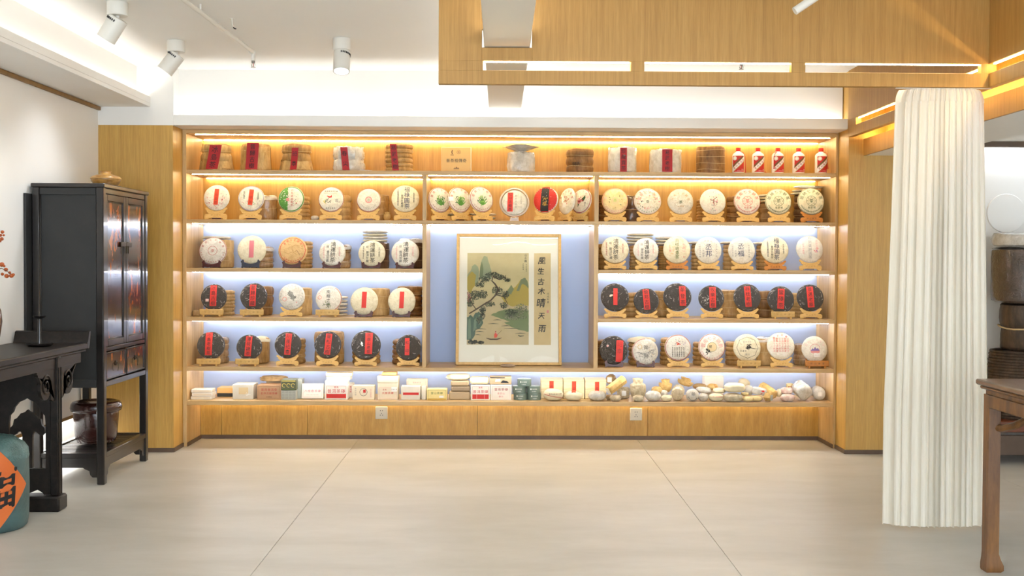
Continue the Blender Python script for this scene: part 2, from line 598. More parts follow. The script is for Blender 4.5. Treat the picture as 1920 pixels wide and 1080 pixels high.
def sprinkler(loc, label):
    t = thing('fire_sprinkler', label, 'sprinkler', loc)
    MB().lathe([(0, 0), (.012, 0), (.012, -.012), (.008, -.016), (0, -.016)], 14).build('body', MAT['metal'], t)
    MB().tube([(-.006, 0, -.014), (-.012, 0, -.028), (-.004, 0, -.042)], .002, 6).tube([(.006, 0, -.014), (.012, 0, -.028), (.004, 0, -.042)], .002, 6).build('frame', MAT['metal'], t)
    MB().tube([(0, 0, -.016), (0, 0, -.04)], .003, 8).build('bulb', m_plain('sprinkler_red', '#b03325', None, .2), t)
    MB().lathe([(0, -.042), (.016, -.042), (.016, -.044), (0, -.044)], 14).build('deflector', MAT['metal'], t)
    return t


sprinkler((p1.x, p1.y + .012, zp - .056), 'small chrome sprinkler head on the white pipe end')
q = onz(1390, 112, 2.60)
q2 = at(1390, 118, 7.0)
t = sprinkler((q2.x, 7.0, q2.z), 'small chrome sprinkler head glimpsed through canopy slot')
MB().tube([(0, 0, -.002), (0, 0, CEIL - q2.z)], .011, 10).build('drop_pipe', MAT['lamp_white'], t)
q = onz(435, 34, CEIL)
t = thing('pipe_clip', 'small white pipe hook hanging from the ceiling', 'hook', (q.x, q.y, CEIL))
MB().box(-.012, .012, -.008, .008, -.004, -.0005).build('plate', MAT['lamp_white'], t)
MB().tube([(0, 0, -.003), (.003, 0, -.04), (.008, 0, -.052)], .003, 6).build('stem', MAT['lamp_white'], t)
MB().tube([(.008, 0, -.052), (.014, 0, -.060), (.024, 0, -.062)], .004, 6).build('hook', MAT['black'], t)

# ------------------------------------------------------------------ the shelf unit
SHELF = {1: (2.045, 2.074), 2: (1.676, 1.704), 3: (1.311, 1.341), 4: (.943, .973), 5: (.570, .600), 6: (.313, .345)}
D1, D2 = (-.584, -.554), (.703, .736)
su = thing('display_shelf', 'built-in honey wood display shelving filling the back wall', 'shelving', (0, 8.2, 0))
OY = -8.2


def part(name, x0, x1, y0, y1, z0, z1, m, b=.0015, parent=su):
    return MB().box(x0, x1, y0 + OY, y1 + OY, z0, z1, b).build(name, MAT[m], parent)


part('side_board', -2.374, XL, Y_SH, 8.50, 0, 2.373, 'wood_v')
part('side_board', XR, 2.536, Y_SH, 8.50, 0, 2.373, 'wood_v')
part('top_board', XL, XR, Y_SH, 8.49, 2.344, 2.373, 'wood_h')
for k, (a, b) in SHELF.items():
    yb = Y_LOW if k == 6 else Y_BACK
    if k in (3, 4):
        for x0, x1 in ((XL, D1[0]), (D2[1], XR)):
            part('shelf_board', x0, x1, Y_SH + .001, Y_BACK, a, b, 'wood_h')
    else:
        part('shelf_board', XL, XR, Y_SH + .001, Y_BACK, a, b, 'wood_h')
part('divider', D1[0], D1[1], Y_SH, Y_BACK, 1.704, 2.045, 'wood_v')
part('divider', D1[0], D1[1], Y_SH, Y_BACK, .600, 1.676, 'wood_v')
part('divider', D2[0], D2[1], Y_SH, Y_BACK, 1.704, 2.045, 'wood_v')
part('divider', D2[0], D2[1], Y_SH, Y_BACK, .600, 1.676, 'wood_v')
# back boards
part('back_board', XL, XR, Y_BACK, 8.47, 2.074, 2.344, 'panel_v', 0)
part('back_board', XL, XR, Y_BACK, 8.47, 1.69, 2.06, 'panel_v', 0)
bb = part('back_board', XL, XR, Y_BACK, 8.47, .33, 1.69, 'blue', 0)
bb['label'] = 'pale blue painted back board'
for a, b in zip([XL, -2.181, -1.509, -.175, 1.168], [-2.181, -1.509, -.175, 1.168, XR]):
    part('foot_panel', a + .0012, b - .0012, Y_LOW, 8.40, 0, .313, 'panel_h', .001)
part('skirting', XL, XR, Y_LOW - .008, Y_LOW, 0, .030, 'base')
for sgn, X in ((1, XL), (-1, XR)):
    part('skirting', X, X + sgn * .008, Y_SH, Y_LOW, 0, .030, 'base')


def led(x0, x1, y, z, m, w=.010):
    part('light_strip', x0, x1, y - w / 2, y + w / 2, z - .004, z - .0002, m, 0)


LB = ((XL + .03, D1[0] - .01), (D2[1] + .01, XR - .03))
led(XL + .05, XR - .03, 8.062, 2.344, 'led_warm')
led(XL + .01, XR - .01, 8.438, 2.344, 'led_warm')
for z, m in ((2.045, 'led_warm'), (1.676, 'led_white'), (1.311, 'led_white'), (.943, 'led_white')):
    spans = LB if z < 1.6 else (LB[0], (D1[1] + .01, D2[0] - .01), LB[1])
    for a, b in spans:
        led(a, b, 8.05, z, m, .010 if z > 2 else .008)
        led(a, b, 8.438, z, m, .008)
led(XL + .03, XR - .03, 8.05, .570, 'led_white', .010)
led(XL + .03, XR - .03, 8.438, .570, 'led_white', .006)
led(XL + .03, XR - .03, 8.35, .313, 'led_warm', .006)

# sockets on the foot panel
for (x0, x1, z0, z1), lb in (((-.977, -.878, .157, .257), 'white double socket under the boxed tea bricks'), ((1.025, 1.122, .153, .251), 'white double socket under the round tea lumps')):
    xc, zc = (x0 + x1) / 2, (z0 + z1) / 2
    t = thing('wall_socket', lb, 'socket', (xc, Y_LOW, zc), group='sockets under the shelf')
    MB().box(-.048, .048, -.012, -.0005, -.049, .049, .004).build('plate', m_plain('socket_plate', '#d6cfbd', None, .4), t)
    h = MB()
    for (hx, hz) in ((-.008, .018), (.008, .018), (0, -.004), (-.009, -.018), (.009, -.018)):
        h.box(hx - .0022, hx + .0022, -.0128, -.0118, hz - .004, hz + .004)
    h.build('socket_holes', MAT['black'], t)

# ------------------------------------------------------------------ lettering
_GL = {}


def prep_glyphs(chars):
    vl = bpy.context.view_layer
    tmp = bpy.data.scenes.new('glyph_scene')
    cu = bpy.data.curves.new('glyph', 'FONT')
    ob = bpy.data.objects.new('glyph', cu)
    tmp.collection.objects.link(ob)
    cu.resolution_u = 1
    cu.align_x = 'CENTER'
    cu.offset = .002
    for ch in sorted(set(chars)):
        if ch.isspace():
            continue
        cu.body = ch
        tmp.view_layers[0].update()
        dg = tmp.view_layers[0].depsgraph
        me = bpy.data.meshes.new_from_object(ob.evaluated_get(dg))
        _GL[ch] = ([(v.co.x, v.co.y - .38) for v in me.vertices], [tuple(p.vertices) for p in me.polygons])
        bpy.data.meshes.remove(me)
    bpy.data.objects.remove(ob)
    bpy.data.curves.remove(cu)
    bpy.data.scenes.remove(tmp)


TEXTS = ('鴻運餅茶福祿圓茶雲南七子餅茶版納易武春號丞邦丞福布朗貢餅圓茶賀開南糯之春百年老樹普洱茶磚大樹茶雲山茶磚易武山春尖'
         '風生古木晴天雨山水圖甲辰年夏月於昆明畫時在戊戌書普茶祖傳奇韓氏貴州茅台酒悅山飲冰島古昔歸薄荷塘刮班章曼松倚邦蠻磚革登攸樂莽枝'
         '吉祥印人生紅景邁黃老寨困鹿勐庫戎珍藏版中國西雙版納出品茶廠勐海縣陳香小字號5019特級精製ABCDEFGHIJKLMNOPQRSTUVWXYZ綠原')
prep_glyphs(TEXTS)

INK = {}
for n, h in dict(ink='#2a2622', blueink='#2b3558', red='#c8281e', orange='#e0491f', brick='#a8322c', pink='#c98a90', rose='#d98c86', green='#4f8a34', dgreen='#33562f',
                 tan='#b98d4e', gold='#c29a3c', grey='#8d8a84', ash='#6f6c68', film='#b9b6b0', white='#efece4', brown='#6b4a2c', redpaper='#d6352a', cloth='#b3191c', faded='#d4757a', purple='#7c6aa0', black='#17171a',  # film and ash are tints for the glints painted on dark cakes
                 olive='#6f7a45', yellow='#d9c263', palepink='#e0bfb6', lgreen='#8fbf5a', ltan='#d9c193').items():
    INK[n] = m_plain('ink_' + n, h, None, .55)
INKS = list(INK.values())
INKI = {n: i for i, n in enumerate(INK)}


class Print:
    """flat print laid on a surface: fn(x, y, lift) -> point"""
    def __init__(self, fn, seed=0):
        self.fn, self.mb, self.k, self.rnd = fn, MB(), 1, random.Random(seed)

    def tris(self, vs, fs, col):
        self.mb.add([self.fn(x, y, self.k) for x, y in vs], fs, INKI[col])

    def glyph(self, ch, x, y, s, col, rot=0.0, sx=1.0):
        if ch not in _GL:
            return
        c, sn = math.cos(rot) * s, math.sin(rot) * s
        V, F = _GL[ch]
        self.tris([(x + a * sx * c - b * sn, y + a * sx * sn + b * c) for a, b in V], F, col)

    def col(self, text, x, y, s, col, dy=1.05, j=.0):
        for i, ch in enumerate(text):
            self.glyph(ch, x + self.rnd.uniform(-j, j) * s, y - i * s * dy, s, col, self.rnd.uniform(-j, j))
        return self

    def row(self, text, x, y, s, col, dx=1.05):
        x0 = x - (len(text) - 1) * s * dx / 2
        for i, ch in enumerate(text):
            self.glyph(ch, x0 + i * s * dx, y, s, col)
        return self

    def arc(self, text, r, a0, a1, s, col, flip=False):
        n = len(text)
        for i, ch in enumerate(text):
            a = math.radians(a0 + (a1 - a0) * (i / (n - 1) if n > 1 else .5))
            self.glyph(ch, r * math.cos(a), r * math.sin(a), s, col, a - math.pi / 2 + (math.pi if flip else 0))
        return self

    def ring(self, r0, r1, col, cx=0, cy=0, n=40, a0=0, a1=360):
        vs, fs = [], []
        for i in range(n + 1):
            a = math.radians(a0 + (a1 - a0) * i / n)
            for r in (r0, (r0 + r1) / 2, r1):
                vs.append((cx + r * math.cos(a), cy + r * math.sin(a)))
        for i in range(n):
            for q in (0, 1):
                b = i * 3 + q
                fs.append((b, b + 1, b + 4, b + 3))
        self.tris(vs, fs, col)
        self.k += 1
        return self

    def disc(self, r, col, cx=0, cy=0, n=20):
        return self.ring(r * .02, r, col, cx, cy, n)

    def grid(self, x0, x1, y0, y1, col, nx=3, ny=8, rot=0, cx=0, cy=0):
        c, s = math.cos(rot), math.sin(rot)
        vs = []
        for j in range(ny + 1):
            for i in range(nx + 1):
                a, b = x0 + (x1 - x0) * i / nx, y0 + (y1 - y0) * j / ny
                vs.append((cx + a * c - b * s, cy + a * s + b * c))
        fs = [(j * (nx + 1) + i, j * (nx + 1) + i + 1, (j + 1) * (nx + 1) + i + 1, (j + 1) * (nx + 1) + i) for j in range(ny) for i in range(nx)]
        self.tris(vs, fs, col)
        self.k += 1
        return self

    def spots(self, n, r0, r1, cols, s0=.03, s1=.09, a0=0, a1=360, cx=0, cy=0, elong=1.0):
        R = self.rnd
        for _ in range(n):
            a = math.radians(R.uniform(a0, a1))
            r = R.uniform(r0, r1)
            x, y = cx + r * math.cos(a), cy + r * math.sin(a)
            s = R.uniform(s0, s1)
            th = R.uniform(0, 6.28)
            m = R.randint(5, 7)
            vs = []
            for i in range(m):
                b = 6.283 * i / m
                k = s * R.uniform(.6, 1.1)
                p, q = k * math.cos(b) * elong, k * math.sin(b) / elong
                vs.append((x + p * math.cos(th) - q * math.sin(th), y + p * math.sin(th) + q * math.cos(th)))
            self.tris(vs, [tuple(range(m))], R.choice(cols))
        self.k += 1
        return self

    def stroke(self, pts, w, col):
        vs, fs = [], []
        for i, (x, y) in enumerate(pts):
            a, b = pts[max(i - 1, 0)], pts[min(i + 1, len(pts) - 1)]
            dx, dy = b[0] - a[0], b[1] - a[1]
            L = math.hypot(dx, dy) or 1
            ww = w[i] if hasattr(w, '__len__') else w
            vs += [(x - dy / L * ww, y + dx / L * ww), (x + dy / L * ww, y - dx / L * ww)]
        for i in range(len(pts) - 1):
            fs.append((2 * i, 2 * i + 1, 2 * i + 3, 2 * i + 2))
        self.tris(vs, fs, col)
        return self

    def poly(self, pts, col):
        self.tris(pts, [tuple(range(len(pts)))], col)
        self.k += 1
        return self

    def build(self, name, parent, **kw):
        if not self.mb.f:
            return None
        used = sorted(set(self.mb.m))
        mp = {m: i for i, m in enumerate(used)}
        self.mb.m = [mp[m] for m in self.mb.m]
        return self.mb.build(name, [INKS[m] for m in used], parent, fix=False, **kw)


# ------------------------------------------------------------------ tea materials
MAT['paper'] = m_paper('wrap_paper_white', '#e3ddcd', '#cbc2ae', .62, .55, 3.2)
MAT['paper_cream'] = m_paper('wrap_paper_cream', '#e2d8ba', '#cbbd98', .7, .6, 2.6)
MAT['paper_grey'] = m_paper('wrap_paper_grey', '#d6d0c2', '#b9b19f', .5, .6, 3.0, coat=.4, coatr=.15)
MAT['paper_film'] = m_paper('wrap_paper_in_film', '#e6decb', '#cfc4aa', .4, .6, 3.4, coat=.8, coatr=.12)
MAT['paper_tan'] = m_paper('wrap_paper_tan', '#d9b57c', '#c39a5e', .7, .7, 2.4)
MAT['paper_yellow'] = m_paper('wrap_paper_yellow', '#e6d29b', '#d2b877', .45, .5, 3, coat=.6, coatr=.15)
MAT['paper_small'] = m_paper('lump_paper', '#e2d4b4', '#b8a47c', .6, .8, 34, coat=.15)
MAT['paper_white_small'] = m_paper('lump_paper_white', '#f0ebdf', '#dad2c0', .55, .8, 38, coat=.3, coatr=.2)
MAT['paper_pink'] = m_paper('lump_paper_pink', '#e3cfc0', '#c99b8c', .6, .5, 28)
MAT['paper_silver'] = m_paper('lump_film_silver', '#efeadd', '#cbc1ab', .25, .9, 30, coat=.9, coatr=.1)
MAT['kraft'] = m_paper('kraft_paper', '#b8996a', '#94774c', .75, .7, 18)
MAT['kraft_yellow'] = m_paper('kraft_paper_yellow', '#d9b876', '#bb9453', .7, .6, 20)


def _tea():
    t = NT('pressed_dark_tea_in_film')
    vec = t.coord()
    f = t.noise(vec, 26, 5, .7)
    g = t.noise(vec, 3.0, 5, .7, 1.2)
    c = t.ramp(f, [(.3, '#262524'), (.55, '#3c3a38'), (.8, '#565250')])
    film = t.ramp(g, [(.60, (0, 0, 0)), (.70, (.9, .9, .9))])
    t.set(base=t.mix(film, c, '#6e6a64'), rough=.5, coat=1.0, coatr=.10)
    w = t.noise(vec, 5.5, 4, .6, 2.0)
    m = t.n('ShaderNodeMath', operation='ADD')
    t.l(f, m.inputs[0])
    t.l(w, m.inputs[1])
    t.bump(m.outputs[0], .55, .03)
    b2 = t.n('ShaderNodeBump')
    b2.inputs['Strength'].default_value = .9
    b2.inputs['Distance'].default_value = .06
    t.l(w, b2.inputs['Height'])
    t.l(b2.outputs['Normal'], t.b.inputs['Coat Normal'])
    return t.mat


def _bamboo(name, d, m_, l, coat=0.0):
    t = NT(name)
    vec = t.coord((1, 1, .25))
    f = t.noise(vec, 30, 5, .7, .5)
    g = t.noise(t.coord(), 9, 4, .6)
    c = t.ramp(f, [(.28, d), (.5, m_), (.75, l)])
    c2 = t.ramp(g, [(.35, (.62, .58, .52)), (.62, (1, 1, 1))])
    t.set(base=t.mix(.75, c, c2, 'MULTIPLY'), rough=.55, coat=coat, coatr=.12)
    t.bump(f, .5, .004)
    return t.mat


MAT['tea'] = _tea()
MAT['bamboo'] = _bamboo('bamboo_husk', '#8a6634', '#b58c50', '#d2ad72')
MAT['bamboo_pale'] = _bamboo('bamboo_husk_pale', '#a5824c', '#caa66a', '#e2c590')
MAT['bamboo_brown'] = _bamboo('bamboo_husk_brown', '#65431f', '#8f6636', '#ad8450')
MAT['bamboo_film'] = _bamboo('bamboo_in_film', '#7d5c35', '#a98558', '#cdb28a', .9)
MAT['bark_film'] = _bamboo('dark_bundle_in_film', '#4c3320', '#6f4f35', '#8d6b4c', .9)
MAT['string'] = m_plain('tie_string', '#c9b184', None, .8)
MAT['film'] = m_paper('clear_film', '#efeae0', '#d2c9b8', .22, .9, 22, coat=.9, coatr=.08)
MAT['stand_wood'] = m_wood('stand_pale_wood', '#d3a75a', '#e0b86c', '#eac783', (.5, 2, 2), 30, .5)
MAT['stand_orange'] = m_wood('stand_orange_wood', '#b87429', '#cb8535', '#d69446', (.5, 2, 2), 30, .45)
MAT['stand_dark'] = m_plain('stand_mahogany', '#3a1414', '#54201c', .3, 30, coat=.5)
MAT['stand_black'] = m_plain('stand_slate', '#2b2e3c', '#3a3d4b', .35, 30)
MAT['clear'] = m_plain('frosted_plastic', '#e6ddd2', None, .25, trans=.55)

# ------------------------------------------------------------------ tea cakes, stands, bundles
ORD = ['first', 'second', 'third', 'fourth', 'fifth', 'sixth', 'seventh']
SHN = {2: 'second', 3: 'third', 4: 'fourth', 5: 'fifth'}
BAY = {'L': 'cabinet-side bay', 'R': 'curtain-side bay', 'C': 'bay over the painting'}


def prof(r):
    return .135 * max(0.0, 1 - min(r, 1) ** 4.5) ** .55


def _cake_mesh(seed, mat):
    R = random.Random(seed)
    ph = [R.uniform(0, 6.28) for _ in range(4)]
    rs = [0, .2, .4, .58, .72, .83, .90, .95, .985, 1.0]
    pr = [(r, prof(r)) for r in rs]
    pr += [(1.0, -.03), (.985, -prof(.985) - .02), (.93, -prof(.93) - .02), (.8, -.13), (.5, -.15), (0, -.15)]

    def wob(a, j):
        return 1 + (.008 * math.sin(2 * a + ph[0]) + .005 * math.sin(3 * a + ph[1]) + .004 * math.sin(7 * a + ph[2])) * (1 if j >= 6 else 0), 0
    M = Matrix.Translation((0, 0, 1)) @ Matrix.Rotation(math.pi / 2, 4, 'X')
    return MB().lathe(pr, 40, M, 0, wob).mesh('wrapper', mat, 60)


_CM = {}


def cake_mesh(mat):
    key = (mat, RND.randint(0, 2))
    if key not in _CM:
        _CM[key] = _cake_mesh(key[1] + 5, MAT[mat])
    return _CM[key]


def cake_fn(x, y, k):
    r = math.hypot(x, y)
    if r > .985:
        x, y, r = x * .985 / r, y * .985 / r, .985
    return (x, -prof(r) - .006 - .0035 * k, y + 1)


def plate_outline(kind, h, R):
    """half outline x >= 0, from the top centre clockwise to the bottom centre"""
    pts = []
    if kind == 'butterfly':
        s = h / .056
        rr = R * 1.012 + .003
        for i in range(7):
            x = .068 * i / 6
            pts.append((x, h + R - math.sqrt(max(rr * rr - x * x, 1e-6))))
        zt = pts[-1][1]
        pts += [(.074, zt + .003), (.081, zt + .002), (.084, zt - .004), (.080, zt - .012), (.071, zt - .018), (.071, zt - .024), (.066, .046 * s), (.056, .041 * s), (.055, .037 * s),
                (.064, .035 * s), (.074, .035 * s), (.083, .030 * s), (.086, .020 * s), (.085, .010 * s), (.080, .002), (.074, 0), (.062, 0), (.052, .008 * s), (.040, .011 * s), (.020, .012 * s), (0, .012 * s)]
    elif kind == 'horn':
        rr = R * .985
        for i in range(6):
            x = .050 * i / 5
            pts.append((x, h + R - math.sqrt(max(rr * rr - x * x, 1e-6))))
        zt = pts[-1][1]
        pts += [(.053, zt + .018), (.060, zt + .021), (.064, zt + .014), (.070, zt + .010), (.074, zt + .001), (.068, zt - .006), (.066, .012), (.070, .004), (.066, 0), (.056, 0), (.050, .008), (.036, .003), (.020, .003), (.010, .008), (0, .008)]
    return pts


def mirror(pts):
    return pts + [(-x, z) for x, z in pts[::-1] if x > 1e-6]


def make_stand(kind, X, Y, z, yaw, lean, h, R, label, mat):
    t = thing('cake_stand', label, 'stand', (X, Y, z + .0012), (0, 0, yaw), group='display stands for tea cakes')
    tilt = Matrix.Rotation(-lean, 4, 'X')
    if kind == 'butterfly':
        fp = MB().prism(mirror(plate_outline(kind, h, R)), -.0045, .0045, 0, tilt).build('front_plate', MAT[mat], t)
        for s in (-1, 1):
            MB().box(s * .03 - .004, s * .03 + .004, .006, .012, 0, .05, .001, 0, Matrix.Translation((0, .068, 0)) @ Matrix.Rotation(.75, 4, 'X')).build('rear_leg', MAT[mat], t)
        MB().box(-.034, .034, .012, .018, .006, .014, .001).build('crossbar', MAT['stand_dark'], t)
        p = Print(lambda x, y, k: tilt @ Vector((x, -.0049, y)))
        p.row('悅山飲茶', 0, h * .50, .014, 'tan' if mat == 'stand_wood' else 'brown', 1.45)
        p.build('engraving', fp)
    elif kind == 'horn':
        MB().prism(mirror(plate_outline(kind, h, R)), -.005, .003, 0, Matrix.Translation((0, -.025, 0)) @ tilt).build('front_bracket', MAT[mat], t)
        for s in (-1, 1):
            MB().box(s * .03 - .004, s * .03 + .004, 0, .008, 0, .06, .001, 0, Matrix.Translation((0, .065, 0)) @ Matrix.Rotation(.62, 4, 'X')).build('rear_leg', MAT[mat], t)
        MB().box(-.05, .05, -.018, .045, .003, .009, .001).build('crossbar', MAT[mat], t)
    elif kind == 'bar':
        fp = MB().box(-.089, .089, -.052, -.034, .014, .056, .003).build('front_bar', MAT[mat], t)
        for s in (-1, 1):
            MB().box(s * .06 - .007, s * .06 + .007, -.05, -.036, 0, .016, .001).build('leg', MAT[mat], t)
            MB().box(s * .06 - .005, s * .06 + .005, .02, .03, .007, .07, .001, 0, Matrix.Rotation(-.2, 4, 'X')).build('rear_leg', MAT[mat], t)
        MB().box(-.07, .07, -.036, .028, .012, .018, .001).build('ledge', MAT[mat], t)
        p = Print(lambda x, y, k: (x, -.0526, y))
        p.row('悅山飲茶', 0, .035, .016, 'tan' if mat == 'stand_wood' else 'brown', 1.9)
        p.build('engraving', fp)
    else:
        MB().prism([(-.036, 0), (.036, 0), (.030, .022), (.034, .034), (.014, .026), (-.014, .026), (-.034, .034), (-.030, .022)], -.022, .022).build('clear_foot', MAT['clear'], t)
    return t


SHORT = {}


def cake(bay, shelf, idx, u, v, rpx, desc, mat, kind, draw, smat=None, yaw=0, lean=10, Y=8.10, seed=None, case=False):
    """u, v, rpx: where the photograph shows the disc's middle and radius"""
    zs = SHELF[shelf][1]
    P = at(u, v, Y)
    R = rpx * mpp(Y)
    yaw, lean = math.radians(yaw), math.radians(lean)
    rot = Matrix.Rotation(yaw, 4, 'Z') @ Matrix.Rotation(-lean, 4, 'X')
    up = rot @ Vector((0, 0, 1))
    h = (P.z - zs) / up.z - R
    h = max(h, {'bar': .0185, 'horn': .0145, 'butterfly': .030, 'clear': .027}[kind])
    base = Vector((P.x, Y, zs))
    pos = f'{ORD[idx]} on {SHN[shelf]} shelf, {BAY[bay]}'
    sm = smat or {'butterfly': 'stand_wood', 'bar': 'stand_wood', 'horn': 'stand_dark', 'clear': 'clear'}[kind]
    sd = {'stand_wood': 'pale wooden', 'stand_orange': 'orange-brown wooden', 'stand_dark': 'dark mahogany', 'stand_black': 'slate black', 'clear': 'frosted plastic'}[sm]
    make_stand(kind, base.x, Y, zs, yaw, lean, h, R, f'{sd} stand under {ORD[idx]} tea cake on {SHN[shelf]} shelf, {BAY[bay]}', sm)
    cb = base + up * (h + .002)
    t = thing('tea_cake', f'{desc}, {pos}', 'tea cake', cb, rot, group='tea cakes on display stands', scale=R)
    clone(cake_mesh(mat), 'wrapper' if mat != 'tea' else 'tea_disc', t)
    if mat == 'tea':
        q = Print(cake_fn, int(u + v))  # pale strokes paint the plastic wrap's glints into the colour
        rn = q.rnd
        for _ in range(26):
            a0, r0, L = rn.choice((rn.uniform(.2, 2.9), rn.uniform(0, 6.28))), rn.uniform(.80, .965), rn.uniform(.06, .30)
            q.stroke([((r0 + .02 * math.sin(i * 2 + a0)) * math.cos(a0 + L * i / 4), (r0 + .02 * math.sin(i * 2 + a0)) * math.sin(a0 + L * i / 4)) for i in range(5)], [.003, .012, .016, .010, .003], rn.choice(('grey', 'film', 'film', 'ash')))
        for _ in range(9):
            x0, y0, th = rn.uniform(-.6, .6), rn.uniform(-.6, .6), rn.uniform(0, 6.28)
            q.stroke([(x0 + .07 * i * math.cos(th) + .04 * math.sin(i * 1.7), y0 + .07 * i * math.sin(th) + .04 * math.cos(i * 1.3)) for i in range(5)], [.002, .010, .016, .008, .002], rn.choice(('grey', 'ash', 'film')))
        q.build('painted_glints', t)
    if draw:
        draw(t, random.Random(seed if seed is not None else int(u * 7 + v)))
    if case:
        MB().lathe([(1.0, -.2), (1.13, -.2), (1.15, -.17), (1.15, .12), (1.11, .15), (1.03, .15), (1.03, -.15)], 48, Matrix.Translation((0, 0, 1)) @ Matrix.Rotation(math.pi / 2, 4, 'X')).build('case_rim', MAT['clear'], t)
    return t


def strip_on(t, x, y, w, hh, rot, text, col='redpaper', tcol='ink', ts=None, seed=1):
    p = Print(cake_fn, seed)
    p.k = 4
    p.grid(-w / 2, w / 2, -hh / 2, hh / 2, col, 3, 8, rot, x, y)
    o = p.build('paper_strip', t)
    if text:
        q = Print(cake_fn, seed)
        q.k = 7
        s = ts or min(w * .8, hh / len(text) * .9)
        c, sn = math.cos(rot), math.sin(rot)
        for i, ch in enumerate(text):
            yy = hh / 2 - (i + .55) * hh / (len(text) + .1)
            q.glyph(ch, x - yy * sn, y + yy * c, s, tcol, rot)
        q.build('lettering', o)
    return o


def d_strip(text='', rot=0, x=0, y=.05, w=.36, h=1.25, col='redpaper', tcol='ink', extra=None):
    def f(t, R):
        if extra:
            p = Print(cake_fn, R.random())
            extra(p, R)
            p.build('print', t)
        strip_on(t, x, y, w, h, rot, text, col, tcol)
    return f


def d_print(fn):
    def f(t, R):
        p = Print(cake_fn, R.random())
        fn(p, R)
        p.build('print', t)
    return f


def hongyun(side='brick'):
    def fn(p, R):
        p.col('鴻運餅茶', .05, .62, .40, 'ink', .98, .06)
        p.col('普洱珍藏', -.32, .05, .22, 'ink', 1.0, .08)
        p.col('雲南勐海茶廠出品', -.62, .45, .12, side, 1.0)
        p.col('易武古樹春茶', .56, .38, .12, side, 1.0)
        p.glyph('印', -.34, .45, .18, 'ink')
    return d_print(fn)


def fulu(p, R):
    p.col('福祿圓茶', .12, .66, .42, 'blueink', .98, .04)
    p.col('普洱珍藏版', -.22, .18, .19, 'ink', 1.0, .08)
    p.col('中國雲南西雙版納出品', -.52, .6, .12, 'blueink', 1.0)
    p.col('易武古樹春茶', .62, .35, .12, 'ink', 1.0)


def seven(col, top, mid, low, bot='中國雲南西雙版納勐海縣茶廠出品'):
    def fn(p, R):
        p.arc(top, .74, 160, 20, .28, col)
        p.ring(.36, .385, col)
        p.ring(.24, .25, col)
        p.arc('中國雲南勐海縣茶', .30, 90, 405, .085, col)
        p.glyph(mid, 0, 0, .34, col)
        p.row(low, 0, -.50, .17, col, 1.2)
        p.arc(bot, .82, 205, 335, .125, col, True)
        p.ring(.955, .975, col)
    return d_print(fn)


def stains(cols, n=40):
    return lambda p, R: p.spots(n, .25, .92, cols, .02, .07)


def film_glints(p, R):
    p.spots(10, .2, .8, ['grey'], .01, .03, elong=1.8)


